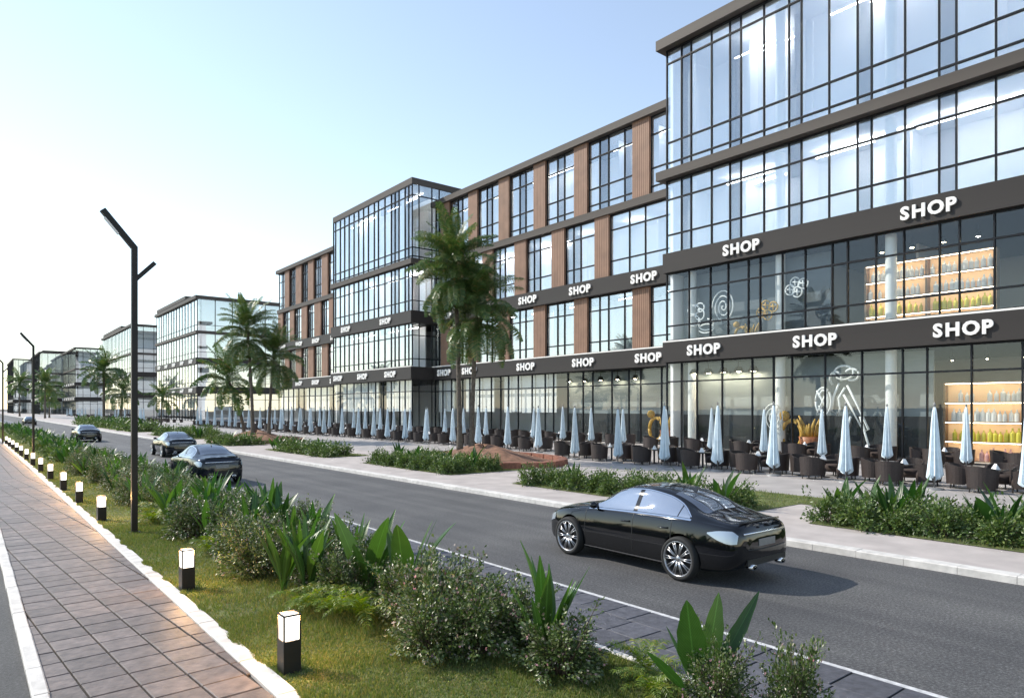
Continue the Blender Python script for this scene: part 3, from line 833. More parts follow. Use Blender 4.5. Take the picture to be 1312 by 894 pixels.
def drawing(nm, label, X, cy, cz, s, kind, mat='chalk'):  # window decals, set close behind the glass to catch full sun
    mb = MB(); q = lambda pts: stroke(mb, [(cy + s * a, cz + s * b) for a, b in pts], X, .05 * max(.8, s))
    if kind == 'figure':       # a bent arm holding a pouring jug under a chef hat shaped cloud
        q(arcp(.1, 1.55, .42, .30, 0, 360)); q(arcp(.45, 1.3, .25, .3, -60, 200)); q(arcp(-.25, 1.45, .3, .25, 30, 300))
        q([(.3, 1.1), (.55, .5), (.62, -.1), (.35, -.3), (.25, .0), (.32, .45), (.05, .9)]); q([(-.05, 1.0), (-.5, .1), (-.95, -.9), (-.75, -1.0), (-.25, -.05), (.1, .6)])
        q([(-.6, -.35), (-.9, -1.4), (-1.0, -1.7)]); q([(-.2, -.35), (.05, -1.2), (.15, -1.7)]); q(arcp(1.0, .3, .35, .62, 0, 360)); q(arcp(1.0, .3, .2, .5, 20, 340)); q([(.75, -.2), (1.3, .8)]); q([(1.25, -.2), (.8, .85)])
    elif kind == 'loops':
        for k in range(6): q(arcp(math.sin(k * 2.1) * .55, math.cos(k * 1.7) * .7, .35 + .1 * (k % 3), .28 + .07 * (k % 2), 20 * k, 300 + 20 * k))
    elif kind == 'berries':
        for a, b in ((-.4, .3), (.15, .45), (.5, .0), (0, -.2)):
            q(arcp(a, b, .33, .33, 0, 360)); q([(a - .2, b), (a + .2, b + .05)]); q([(a, b - .22), (a + .03, b + .22)])
    elif kind == 'swirl':
        q([(.9 * (1 - k / 60) * math.cos(k * .35), 1.2 * (1 - k / 60) * math.sin(k * .35)) for k in range(60)])
    return tag(mb.build(nm, mat, None, True), label, 'drawing', None)
drawing('window_decal', 'white chalk outline of a bent arm and jug on the ground floor glass', XF + .32, 19.0, 3.0, 1.35, 'figure')
drawing('window_decal', 'white chalk swirl on the ground floor glass beside the basket', XF + .32, 23.6, 2.4, .8, 'swirl')
drawing('window_decal', 'white chalk loops on the upper shop glass near the corner', XF + .32, 29.2, 9.3, 1.1, 'loops')
drawing('window_decal', 'white chalk swirl on the upper shop glass between loops and berries', XF + .32, 27.3, 9.9, 1.0, 'swirl')
drawing('window_decal', 'white chalk berries high on the upper shop glass', XF + .32, 22.0, 10.4, .95, 'berries')
drawing('window_decal', 'yellow chalk rings low on the upper shop glass', XF + .32, 24.0, 9.2, .95, 'berries', 'gold_food')
def basket(loc, s, label, grp):
    b_ = root('food_display', label, 'display', loc, grp); b_.scale = (s,) * 3
    obj('ring', MB().tube([(0, .45 * math.cos(t * .3), .75 + .6 * math.sin(t * .3)) for t in range(22)], .09, 8).mesh('ring', 'gold_food', True), b_)
    obj('basket', MB().lathe([(.25, 0), (.36, .05), (.45, .6), (.40, .6), (.3, .1)], 14, c=(.1, -.75, .1)).mesh('basket', 'warm_food', True), b_)
    mb = MB(); r_ = random.Random(4)
    for k in range(16):
        a = r_.uniform(0, 6.28); l = r_.uniform(.5, 1.0)
        mb.tube([(.1 + .2 * math.cos(a), -.75 + .2 * math.sin(a), .6), (.1 + .3 * math.cos(a), -.75 + .35 * math.sin(a), .6 + l * .6), (.1 + .32 * math.cos(a), -.75 + .55 * math.sin(a), .6 + l)], [.06, .07, .03], 6)
    obj('bread_sticks', mb.mesh('bread_sticks', 'gold_food', True), b_)
    obj('ball', MB().lathe([(.001, -.22), (.16, -.16), (.22, 0), (.16, .16), (.001, .22)], 12, c=(-.05, .3, 1.55)).mesh('ball', 'gold_food', True), b_)
basket((XF + .75, 22.6, .2), 1.5, 'golden ring and bread basket display before the grey wall', 'food displays')
basket((XF + .75 + 3.1, 36.0, .2), 1.5, 'golden ring and bread basket display inside the wooden wing by the near block', 'food displays')
basket((XF + .7, 26.2, 7.1), 1.0, 'small golden bread basket display on the upper shop floor', 'food displays')

# ------------------------------------------------------------------ light bollards and street lamps
def make_bollard():
    b_ = root('light_bollard', 'x', 'bollard light', (0, 0, 0), 'light bollards along the verge')
    h = .1
    obj('base', MB().box(-h, h, -h, h, 0, .37).mesh('bollard_base', 'black_metal'), b_)
    hd = obj('lamp_head', MB().box(-h + .012, h - .012, -h + .012, h - .012, .372, .645).mesh('bollard_head', 'bollard_glass'), b_)
    fr = MB()
    t = .017
    for sx in (-1, 1):
        for sy in (-1, 1):
            fr.box(sx * h - (t if sx > 0 else 0), sx * h + (0 if sx > 0 else t), sy * h - (t if sy > 0 else 0), sy * h + (0 if sy > 0 else t), .371, .66)
    for sx in (-1, 1):
        fr.box(sx * h - (t if sx > 0 else 0), sx * h + (0 if sx > 0 else t), -h + t, h - t, .643, .66)
        fr.box(-h + t, h - t, sx * h - (t if sx > 0 else 0), sx * h + (0 if sx > 0 else t), .643, .66)
    obj('frame', fr.mesh('bollard_frame', 'black_metal'), b_)
    ld = bpy.data.lights.new('bollard_lamp', 'POINT'); ld.energy = 80; ld.color = (1.0, 0.55, 0.2); ld.shadow_soft_size = .05
    obj('bulb', ld, b_, (0, 0, .60))
    return b_
bol = make_bollard()
bys = [7.6, 12.1, 20.9, 25.3, 29.6, 34.3, 38.8, 43.3, 47.8, 52.3, 56.8, 61.3, 65.8, 70.3]
for i, y in enumerate(bys):
    lab = ('black light bollard with lit head on the verge, ' +
           ('by the yellowish ferns and wide shrub' if i == 0 else 'just before the tall lamp post' if i == 1 else
            'first past the tall lamp post' if i == 2 else orde(i - 2) + ' past the tall lamp post'))
    if i == 0: bol.location = (2.86, y, .03); bol['label'] = lab
    else: clone(bol, None, (2.86 - .003 * (y - 7), y, .03), (0, 0, R(random.uniform(-3, 3))), None, lab)
def street_lamp(x, y, label):
    l = root('street_lamp', label, 'street lamp', (x, y, .03), 'black double-arm street lamps')
    w = .065
    obj('post', MB().box(-w, w, -w, w, 0, 6.82).mesh('lamp_post', 'black_metal'), l)
    def arm(pts, t):
        mb = MB(); (x0, z0), (x1, z1) = pts
        d = Vector((x1 - x0, z1 - z0)).normalized(); n = Vector((-d.y, d.x)) * t
        pf = [(x0 + n.x, z0 + n.y), (x0 - n.x, z0 - n.y), (x1 - n.x, z1 - n.y), (x1 + n.x, z1 + n.y)]
        mb.add([(a, -w * .95, b) for a, b in pf] + [(a, w * .95, b) for a, b in pf], [(0, 1, 2, 3), (7, 6, 5, 4), (0, 4, 5, 1), (1, 5, 6, 2), (2, 6, 7, 3), (3, 7, 4, 0)])
        return mb
    a1 = obj('upper_arm', arm([(.02, 6.78), (-.66, 7.60)], .065).mesh('lamp_arm', 'black_metal'), l)
    obj('lens', arm([(-.335, 7.08), (-.62, 7.424)], .012).mesh('lamp_lens', 'napkin'), a1)
    a2 = obj('lower_arm', arm([(-.02, 6.0), (.44, 6.50)], .05).mesh('lamp_arm', 'black_metal'), l)
    obj('foot_plate', MB().box(-.12, .12, -.12, .12, 0, .02).mesh('foot_plate', 'black_metal'), l)
street_lamp(3.16, 18.4, 'tall black double-arm street lamp on the verge past the second light bollard')
street_lamp(3.30, 51.5, 'black double-arm street lamp further up the verge among the small bollards')
street_lamp(2.5, 72.3, 'farthest black double-arm street lamp up the verge')

# ------------------------------------------------------------------ cars
def spl(xs, ys):
    """smooth monotone cubic through the points, returns f(x)"""
    xs = np.array(xs, float); ys = np.array(ys, float)
    if xs[0] > xs[-1]: xs, ys = xs[::-1], ys[::-1]
    d = np.diff(ys) / np.diff(xs); m = np.zeros(len(xs)); m[0], m[-1] = d[0], d[-1]
    for i in range(1, len(xs) - 1): m[i] = 0 if d[i - 1] * d[i] <= 0 else 2 * d[i - 1] * d[i] / (d[i - 1] + d[i])
    def f(x):
        x = min(max(x, xs[0]), xs[-1]); i = min(max(int(np.searchsorted(xs, x)) - 1, 0), len(xs) - 2)
        h = xs[i + 1] - xs[i]; t = (x - xs[i]) / h
        return float((2 * t**3 - 3 * t**2 + 1) * ys[i] + (t**3 - 2 * t**2 + t) * h * m[i] + (-2 * t**3 + 3 * t**2) * ys[i + 1] + (t**3 - t**2) * h * m[i + 1])
    return f
c_top = spl([-2.575, -2.545, -2.46, -2.36, -2.1, -1.75, -1.4, -1.0, -.5, -.1, .25, .6, .95, 1.3, 1.8, 2.1, 2.28, 2.37], [.76, .87, .98, 1.005, 1.035, 1.12, 1.26, 1.365, 1.415, 1.40, 1.33, 1.18, 1.01, .955, .885, .81, .73, .62])
c_sh = spl([-2.575, -2.53, -2.4, -2.0, -1.4, -.6, .2, .9, 1.5, 2.0, 2.25, 2.37], [.66, .78, .89, .93, .945, .935, .915, .885, .83, .74, .66, .58])
c_w = spl([-2.575, -2.535, -2.44, -2.25, -1.9, -1.4, -.5, .5, 1.4, 1.85, 2.15, 2.3, 2.37], [.54, .70, .80, .865, .91, .94, .925, .925, .935, .88, .78, .66, .52])
c_roof = spl([-2.575, -1.95, -1.5, -1.0, -.4, .2, .7, 1.1, 2.37], [.60, .66, .60, .555, .57, .585, .64, .72, .60])
c_sill = spl([-2.575, -2.3, -1.9, -1.0, 1.0, 1.9, 2.25, 2.37], [.40, .27, .22, .19, .19, .2, .22, .27])
def c_cabin(y):
    a = min(max((1.12 - y) / .55, 0), 1); b_ = min(max((y + 2.05) / .7, 0), 1)
    s_ = lambda t: t * t * (3 - 2 * t)
    return s_(a) * s_(b_)
def section(y, n=56):
    zt, zs, w, wr, zb, g_ = c_top(y), c_sh(y), c_w(y), c_roof(y), c_sill(y), c_cabin(y)
    ws = w - .055; dz = zt - zs
    L = lambda a, b_: a + (b_ - a) * g_
    zm = min(.55, zb + (zs - zb) * .5)
    P = [(0, zb - .02), (w * .5, zb - .02), (w - .10, zb), (w - .02, zb + (zm - zb) * .35), (w, zm), (w - .012, zm + (zs - zm) * .5), (ws, zs),
         (L(ws * .93, ws - .045), L(zs + dz * .30, zs + .04)), (L(ws * .86, ws - .10), L(zs + dz * .55, zs + .10)),
         (L(ws * .72, wr + .07), L(zs + dz * .75, zs + dz * .62)), (L(ws * .55, wr), L(zs + dz * .88, zt - .085)), (L(ws * .38, wr * .8), L(zs + dz * .95, zt - .03)), (L(ws * .2, wr * .4), zt - .008), (0, zt)]
    P = [Vector(p) for p in P]
    out = []
    segs = len(P) - 1
    for k in range(n):
        t = k / (n - 1) * segs; i = min(int(t), segs - 1); u = t - i
        p0, p1, p2, p3 = P[max(i - 1, 0)], P[i], P[i + 1], P[min(i + 2, segs)]
        out.append(0.5 * ((2 * p1) + (p2 - p0) * u + (2 * p0 - 5 * p1 + 4 * p2 - p3) * u * u + (3 * p1 - p0 - 3 * p2 + p3) * u**3))
    return out
_sec = {}
def sec(y):
    k = round(y, 4)
    if k not in _sec: _sec[k] = section(y)
    return _sec[k]
def side_x(y, z):
    s_ = sec(y)
    for i in range(10, len(s_) - 1):
        if (s_[i].y - z) * (s_[i + 1].y - z) <= 0 and s_[i].y != s_[i + 1].y:
            t = (z - s_[i].y) / (s_[i + 1].y - s_[i].y)
            return s_[i].x + t * (s_[i + 1].x - s_[i].x)
    return s_[-1].x
def top_z(y, x):
    s_ = sec(y)
    for i in range(len(s_) - 2, 10, -1):
        if s_[i + 1].x <= abs(x) <= s_[i].x:
            t = (abs(x) - s_[i + 1].x) / max(1e-6, s_[i].x - s_[i + 1].x)
            return s_[i + 1].y + t * (s_[i].y - s_[i + 1].y)
    return s_[-1].y
def side_patch(side, ya, yb, zlo, zhi, off=.006, ny=22, nz=7):
    mb = MB(); vs_ = []
    for i in range(ny + 1):
        y = ya + (yb - ya) * i / ny
        for k in range(nz + 1):
            z = zlo(y) + (zhi(y) - zlo(y)) * k / nz
            vs_.append((side * (side_x(y, z) + off), y, z))
    fs = []
    for i in range(ny):
        for k in range(nz):
            a = i * (nz + 1) + k; q = (a, a + 1, a + nz + 2, a + nz + 1)
            fs.append(q if (side > 0) == (yb > ya) else q[::-1])
    return mb.add(vs_, [f_[::-1] for f_ in fs])
def top_patch(ya, yb, wa, off=.006, ny=14, nx=16):
    mb = MB(); vs_ = []
    for i in range(ny + 1):
        y = ya + (yb - ya) * i / ny; w = wa(y)
        for k in range(nx + 1):
            x = -w + 2 * w * k / nx
            vs_.append((x, y, top_z(y, x) + off))
    fs = [(i * (nx + 1) + k, i * (nx + 1) + k + 1, (i + 1) * (nx + 1) + k + 1, (i + 1) * (nx + 1) + k) for i in range(ny) for k in range(nx)]
    return mb.add(vs_, fs)
def car_body_mesh(mat):
    st = [-2.575, -2.57, -2.56, -2.545, -2.525, -2.50, -2.47, -2.435, -2.39] + [-2.34 + 4.6 * k / 84 for k in range(85)] + [2.30, 2.335, 2.36, 2.37]
    mb = MB(); rings = []
    for y in st:
        s_ = sec(y); ring = [(p.x, y, p.y) for p in s_] + [(-p.x, y, p.y) for p in s_[-2:0:-1]]
        rings.append(ring)
    n = len(rings[0])
    for r_ in rings: mb.v += r_
    for i in range(len(rings) - 1):
        for k in range(n):
            k2 = (k + 1) % n
            mb.f.append((i * n + k, (i + 1) * n + k, (i + 1) * n + k2, i * n + k2))
    mb.f.append(tuple(range(n))); e = (len(rings) - 1) * n
    mb.f.append(tuple(e + k for k in range(n - 1, -1, -1)))
    me = mb.mesh('car_body_raw', mat)
    bm = bmesh.new(); bm.from_mesh(me); bmesh.ops.recalc_face_normals(bm, faces=bm.faces); bm.to_mesh(me); bm.free()
    o = obj('tmp_body', me)
    cut = MB()
    for y in (1.43, -1.44):
        for sx in (-1, 1):
            cut.lathe([(.001, sx * .60), (.402, sx * .60), (.402, sx * 1.2), (.001, sx * 1.2)], 40, axis='x', c=(0, y, .35))
    cm = cut.mesh('cutter', 'trim_black')
    bm = bmesh.new(); bm.from_mesh(cm); bmesh.ops.remove_doubles(bm, verts=bm.verts, dist=.003); bmesh.ops.recalc_face_normals(bm, faces=bm.faces); bm.to_mesh(cm); bm.free()
    co = obj('tmp_cut', cm)
    md = o.modifiers.new('b', 'BOOLEAN'); md.operation = 'DIFFERENCE'; md.object = co; md.solver = 'EXACT'
    dg = bpy.context.evaluated_depsgraph_get()
    out = bpy.data.meshes.new_from_object(o.evaluated_get(dg)); out.name = 'car_body'
    out.materials.clear(); out.materials.append(M[mat])
    bm = bmesh.new(); bm.from_mesh(out)
    bm.normal_update()
    for e_ in bm.edges:
        e_.smooth = not (len(e_.link_faces) == 2 and e_.calc_face_angle(0) > R(38))
    for f_ in bm.faces: f_.smooth = True; f_.material_index = 0
    bm.to_mesh(out); bm.free()
    bpy.data.objects.remove(o); bpy.data.objects.remove(co)
    return out
def car(mat, label, loc, name='parked_car', rz=0, glass='car_glass'):
    c = root(name, label, 'car', loc, 'dark saloon cars on the road', rz)
    c.scale = (1.0, .97, 1.09)
    body = obj('body', CARBODY[mat], c)
    bot = lambda y: c_sh(y) + .055
    arch = spl([-1.62, -1.45, -1.2, -.9, -.4, 0, .3, .55, .75, .92], [1.0, 1.10, 1.21, 1.285, 1.335, 1.315, 1.25, 1.15, 1.05, .95])
    hi = lambda y: max(bot(y) + .004, min(arch(y), sec(y)[-12].y - .005))
    for sd in (-1, 1):
        w_ = obj('side_window', side_patch(sd, .90, -.24, bot, hi).mesh('front_window', glass, True), c)
        w_ = obj('side_window', side_patch(sd, -.34, -1.30, bot, hi).mesh('rear_side_window', glass, True), c)
        obj('quarter_window', side_patch(sd, -1.325, -1.58, bot, hi, ny=10).mesh('quarter_window', glass, True), c)
        obj('window_trim', side_patch(sd, .92, -1.62, lambda y: bot(y) - .028, lambda y: bot(y) - .006, .009, 30, 1).mesh('window_trim', 'chrome', True), c)
        obj('window_trim', side_patch(sd, .85, -1.60, lambda y: hi(y) + .004, lambda y: hi(y) + .018, .008, 30, 1).mesh('window_trim', 'chrome', True), c)
        obj('pillar', side_patch(sd, -.235, -.345, bot, hi, .004, 4).mesh('pillar', mat, True), c)
        for yd in (.98, -.29, -1.22):
            obj('door_gap', side_patch(sd, yd, yd - .012, lambda y: .30, lambda y: bot(y) - .035, .003, 1, 14).mesh('door_gap', 'trim_black', True), c)
        for yh in (-.12, -1.05):
            x = side_x(yh, .80)
            obj('door_handle', MB().tube([(sd * (x - .005), yh + .11, .80), (sd * (x + .035), yh + .08, .803), (sd * (x + .04), yh - .08, .807), (sd * (x - .005), yh - .11, .81)], .014, 6).mesh('door_handle', mat, True), c)
        obj('sill_trim', side_patch(sd, 1.02, -1.03, lambda y: .225, lambda y: .243, .010, 20, 1).mesh('sill_trim', 'rim_metal', True), c)
        tlz = spl([-2.49, -2.4, -2.2, -1.98], [.875, .885, .875, .835]); tll = spl([-2.49, -2.4, -2.2, -1.98], [.70, .69, .73, .815])
        obj('tail_light', side_patch(sd, -1.98, -2.49, lambda y: min(tll(y), c_sh(y) - .03), lambda y: min(tlz(y), c_sh(y) - .005), .008, 18, 5).mesh('tail_light', 'lamp_clear', True), c)
        obj('headlight', side_patch(sd, 1.98, 2.34, lambda y: c_sh(y) - .14, lambda y: c_sh(y) - .015, .008, 12, 4).mesh('headlight', 'lamp_clear', True), c)
        mx_ = side_x(.72, .98)
        mr = obj('mirror', MB().lathe([(.001, -.10), (.055, -.085), (.078, -.02), (.07, .05), (.001, .07)], 12, axis='x').mesh('mirror', mat, True), c, (sd * (mx_ + .13), .70, 1.0), None, (1.15, .9, .85))
        obj('mirror_stalk', MB().tube([(sd * (mx_ - .03), .72, .955), (sd * (mx_ + .10), .71, .975)], .022, 6).mesh('mirror_stalk', 'trim_black', True), c)
        obj('exhaust', MB().lathe([(.035, 0), (.05, 0), (.05, .12), (.035, .12)], 12).mesh('exhaust', 'chrome', True), c, (sd * .44, -2.50, .33), (R(90), 0, 0), (1.7, .9, 1))
        for yw, nm in ((1.43, 'front'), (-1.44, 'rear')):
            wh = obj('wheel', CARWHEEL['hub'], c, (sd * .905, yw, .352), (0, 0, 0 if sd > 0 else math.pi), (1, 1.05 * 1.1, 1.05))
            obj('tyre', CARWHEEL['tyre'], wh); obj('rim', CARWHEEL['rim'], wh)
    obj('windscreen', top_patch(.98, .24, lambda y: c_roof(y) * .93).mesh('windscreen', glass, True), c)
    obj('rear_window', top_patch(-1.02, -1.78, lambda y: c_roof(y) * .92).mesh('rear_window', 'car_rear_glass', True), c)
    obj('sunroof', top_patch(.05, -.62, lambda y: .42, .004).mesh('sunroof', 'car_rear_glass', True), c)
    obj('boot_trim', MB().tube([(-.62, -2.53, .835), (-.3, -2.555, .84), (0, -2.56, .84), (.3, -2.555, .84), (.62, -2.53, .835)], .016, 6).mesh('boot_trim', 'chrome', True), c)
    obj('boot_lip', MB().tube([(-.60, -2.43, .985), (-.3, -2.45, .995), (0, -2.455, .998), (.3, -2.45, .995), (.60, -2.43, .985)], .018, 6).mesh('boot_lip', mat, True), c)
    obj('bumper_insert', MB().box(-.58, .58, -2.585, -2.45, .36, .45).mesh('bumper_insert', 'trim_black'), c)
    obj('boot_gap', MB().tube([(-.56, -2.572, .60), (-.3, -2.579, .585), (.3, -2.579, .585), (.56, -2.572, .60)], .008, 5).mesh('boot_gap', 'trim_black'), c)
    obj('number_plate', MB().box(-.25, .25, -2.585, -2.56, .63, .74).mesh('number_plate', 'pole_grey'), c)
    obj('grille', MB().box(-.42, .42, 2.33, 2.385, .36, .60).mesh('grille', 'trim_black'), c)
    obj('roof_fin', MB().add([(-.02, -1.12, 1.335), (.02, -1.12, 1.335), (0, -.86, 1.38), (0, -1.13, 1.415)], [(0, 2, 3), (1, 3, 2), (0, 3, 1)]).mesh('roof_fin', mat), c)
    return c
def make_wheel():
    ty = MB().lathe([(.262, -.10), (.29, -.115), (.325, -.10), (.335, -.06), (.335, .04), (.326, .085), (.30, .10), (.268, .095), (.262, .0), (.262, -.10)], 36, axis='x')
    rm = MB().lathe([(.272, .094), (.262, .10), (.250, .087), (.243, .03), (.243, -.06)], 36, axis='x')
    for k in range(10):
        for dd in (-.09, .09):
            a = 2 * math.pi * k / 10 + dd
            a0 = 2 * math.pi * k / 10 + dd * .5
            p0 = Vector((.072, .045 * math.cos(a0), .045 * math.sin(a0))); p1 = Vector((.08, .252 * math.cos(a), .252 * math.sin(a)))
            rm.tube([p0, (p0 + p1) / 2 + Vector((.006, 0, 0)), p1], [.016, .011, .010], 5)
    rm.lathe([(.001, .085), (.055, .082), (.06, .05), (.05, .0)], 16, axis='x')
    hub = MB().lathe([(.001, .0), (.21, .0), (.21, -.05), (.001, -.05)], 24, axis='x')
    return dict(tyre=ty.mesh('tyre', 'tyre', True), rim=rm.mesh('rim', 'rim_metal', True), hub=hub.mesh('wheel_hub', 'trim_black', False))
CARWHEEL = make_wheel()
CARBODY = {'car_paint': car_body_mesh('car_paint')}
cb2 = CARBODY['car_paint'].copy(); cb2.materials.clear(); cb2.materials.append(M['car_paint_blue']); CARBODY['car_paint_blue'] = cb2
car('car_paint', 'glossy black saloon car with multi-spoke wheels driving past the shop block', (10.66, 8.86, 0), 'saloon_car')
car('car_paint_blue', 'dark blue-black saloon seen from behind, close after another dark car', (7.75, 30.2, 0), 'saloon_car', R(1), 'car_rear_glass')
car('car_paint_blue', 'dark saloon ahead of the blue-black one on its kerb side', (10.4, 47.6, 0), 'saloon_car', 0, 'car_rear_glass')
car('car_paint_blue', 'distant dark saloon beyond the two close cars', (8.6, 73.0, 0), 'saloon_car', R(1), 'car_rear_glass')
car('car_paint_blue', 'tiny pale-topped saloon at the far end of the road', (9.0, 150, 0), 'saloon_car', 0, 'car_glass')

# ------------------------------------------------------------------ terrace furniture
def make_umbrella():
    u = root('parasol', 'x', 'parasol', (0, 0, 0), 'folded parasols on the terrace')
    mb = MB(); n = 48; rings = [(2.92, .035, 0), (2.80, .06, .1), (2.4, .09, .22), (1.8, .115, .3), (1.2, .14, .38), (.75, .165, .44), (.42, .185, .5)]
    r_ = random.Random(2); ph = [r_.uniform(0, 6.28) for _ in range(4)]; o = 0
    for z, r, a in rings:
        for k in range(n):
            th = 2 * math.pi * k / n
            rr = r * (1 + a * math.cos(8 * th + .25 * z + ph[0]) + .10 * math.cos(3 * th + ph[1] + z))
            zz = z + (.07 * math.cos(8 * th + ph[2]) + .05 * math.cos(3 * th + ph[3]) if z < .5 else 0)
            mb.v.append((rr * math.cos(th), rr * math.sin(th), zz))
    for i in range(len(rings) - 1):
        for k in range(n):
            k2 = (k + 1) % n; mb.f.append((i * n + k2, i * n + k, (i + 1) * n + k, (i + 1) * n + k2))
    mb.f.append(tuple(range(n)))
    obj('canopy', mb.mesh('parasol_canopy', 'canopy', True), u)
    obj('pole', MB().tube([(0, 0, .05), (0, 0, 3.02)], .028, 8).mesh('parasol_pole', 'pole_grey', True), u)
    obj('finial', MB().lathe([(.001, 3.10), (.03, 3.06), (.045, 3.0), (.03, 2.94)], 8).mesh('parasol_finial', 'pole_grey', True), u)
    obj('base', MB().lathe([(.001, .08), (.09, .08), (.30, .05), (.32, 0)], 16).mesh('parasol_base', 'pole_grey', True), u)
    return u
def make_chair():
    c = root('tub_chair', 'x', 'chair', (0, 0, 0), 'wicker tub chairs on the terrace')
    mb = MB(); n = 18
    pr = []
    for k in range(n + 1):
        t = -R(118) + R(236) * k / n          # open towards +y
        h = .80 - .16 * (abs(t) / R(118)) ** 2
        cx_, cy_ = math.sin(t), -math.cos(t)
        pr.append((cx_, cy_, h))
    for cx_, cy_, h in pr:
        mb.v += [(.33 * cx_, .33 * cy_, .14), (.36 * cx_, .36 * cy_, h), (.30 * cx_, .30 * cy_, h), (.28 * cx_, .28 * cy_, .14)]
    for k in range(n):
        a = 4 * k; b_ = 4 * (k + 1)
        for q in range(4): mb.f.append((a + q, b_ + q, b_ + (q + 1) % 4, a + (q + 1) % 4))
    mb.f.append((0, 1, 2, 3)); mb.f.append(tuple(4 * n + q for q in (3, 2, 1, 0)))
    obj('shell', mb.mesh('chair_shell', 'wicker'), c)
    obj('seat', MB().lathe([(.001, .16), (.27, .16), (.28, .38), (.24, .44), (.001, .45)], 16).mesh('chair_seat', 'cushion', True), c)
    for sx in (-1, 1):
        for sy in (-1, 1):
            obj('leg', MB().tube([(sx * .2, sy * .2, 0), (sx * .19, sy * .19, .16)], .02, 6).mesh('chair_leg', 'table_dark'), c)
    return c
def make_table():
    t = root('cafe_table', 'x', 'table', (0, 0, 0), 'dark tables on the terrace')
    obj('top', MB().box(-.4, .4, -.4, .4, .70, .74).mesh('table_top', 'table_dark'), t)
    obj('pedestal', MB().lathe([(.26, .0), (.26, .02), (.05, .04), (.05, .70)], 12).mesh('table_leg', 'table_dark', True), t)
    return t
NAP = MB().add([(-.12, -.09, 0), (.12, -.09, 0), (.12, .09, 0), (-.12, .09, 0), (-.05, 0, .20), (.05, 0, .20)], [(0, 3, 2, 1), (0, 1, 5, 4), (2, 3, 4, 5), (1, 2, 5), (3, 0, 4)]).mesh('napkin', 'napkin')
umb0, chair0, tab0 = make_umbrella(), make_chair(), make_table()
def lowpoly(src, name):
    """joined single mesh of a thing for copies too small to show parts"""
    vs_, fs_, mats, mi = [], [], [], []
    for ch in src.children:
        me = ch.data; o = len(vs_); vs_ += [tuple(v.co) for v in me.vertices]
        mm = me.materials[0]
        if mm not in mats: mats.append(mm)
        for p in me.polygons: fs_.append(tuple(i + o for i in p.vertices)); mi.append(mats.index(mm))
    me = bpy.data.meshes.new(name); me.from_pydata(vs_, [], fs_)
    for m_ in mats: me.materials.append(m_)
    me.polygons.foreach_set('material_index', mi); me.update()
    return me
uL, cL, tL = lowpoly(umb0, 'parasol_small'), lowpoly(chair0, 'tub_chair_small'), lowpoly(tab0, 'cafe_table_small')
FIRST = {}
def put(proto, low, name, loc, rz, label, full, scale=1.0):
    if full:
        if name not in FIRST:
            FIRST[name] = 1; proto.location = loc; proto.rotation_euler = (0, 0, rz); proto['label'] = label; proto.scale = scale if hasattr(scale, '__len__') else (scale,) * 3; return proto
        return clone(proto, None, loc, (0, 0, rz), scale, label)
    o = obj(name, low, None, loc, (0, 0, rz), scale)
    return tag(o, label, proto['category'], proto['group'])
rt_ = random.Random(77)
TZ = .124
front = [(26.9, 3.65 + 3.0 * k) for k in range(9)] + [(29.2 + .25 * math.sin(k), 33.8 + 3.35 * k) for k in range(26)]
back = [(36.6, 4.6 + 3.5 * k) for k in range(8)] + [(38.4, 34.5 + 3.5 * k) for k in range(24)]
def seg(y): return 'the near glass block' if y < 31.5 else 'the long wooden wing' if y < 68 else 'the dark-rimmed glass block' if y < 90 else 'the far wooden wing'
nch = 0
REF = {'the near glass block': 'the long wing', 'the long wooden wing': 'the near block', 'the dark-rimmed glass block': 'the long wing', 'the far wooden wing': 'the dark-rimmed block'}
for row, rname in ((front, 'road-side'), (back, 'glass-side')):
    for x, y in row:
        sg = seg(y)
        same = sorted((q[1] for q in row if seg(q[1]) == sg), reverse=(sg == 'the near glass block'))
        od = orde(same.index(y))
        full = y < 45
        ut = '%s row before %s, %s from %s' % (rname, sg, od, REF[sg])
        put(umb0, uL, 'parasol', (x + rt_.uniform(-.12, .12), y + rt_.uniform(-.15, .15), TZ), rt_.uniform(0, 6), 'pale blue parasol, ' + ut, full, rt_.uniform(.96, 1.03))
        tx, ty = x + 1.15, y + 1.5
        put(tab0, tL, 'cafe_table', (tx, ty, TZ), rt_.uniform(-.1, .1), 'dark table, ' + ut, full)
        nn = obj('napkin', NAP, None, (tx + rt_.uniform(-.1, .1), ty + rt_.uniform(-.15, .15), TZ + .741), (0, 0, rt_.uniform(0, 3)))
        tag(nn, 'napkin, table in ' + ut, 'napkin', 'napkins on the terrace tables')
        for dx, dy, a, side in ((-.95, 0, -90, 'road side'), (0, .95, 180, 'far end'), (0, -.95, 0, 'near end'), (.95, 0, 90, 'shop side')):
            if nch >= 300 or (dx > .5 and y > 60): continue
            put(chair0, cL, 'tub_chair', (tx + dx, ty + dy, TZ), R(a + rt_.uniform(-14, 14)), 'tub chair on %s of %s %s table before %s, counted from %s' % (side, od, rname, sg.replace('the ', '').replace(' glass', '').replace(' wooden', ''), REF[sg].replace('the ', '')), full, (1.36, 1.36, 1.14)); nch += 1
for k in range(22):
    put(umb0, uL, 'parasol', (30 + rt_.uniform(-1.5, 1.5), 160 + 7.0 * k, TZ), 0, 'folded pale parasol far down the street before the far glass blocks', False)
mb = MB()
for k in range(70):
    y = 150 + k * 2.4; x = 31 + rt_.uniform(-1, 2)
    mb.lathe([(.30, .13), (.36, .8), (.3, .8)], 8, c=(x, y, 0)); mb.lathe([(.30, .13), (.36, .8), (.3, .8)], 8, c=(x + 1.5, y + .8, 0))
tag(mb.build('far_chairs', 'wicker'), 'dark mass of terrace chairs far down the street', 'chairs', None, 'stuff')

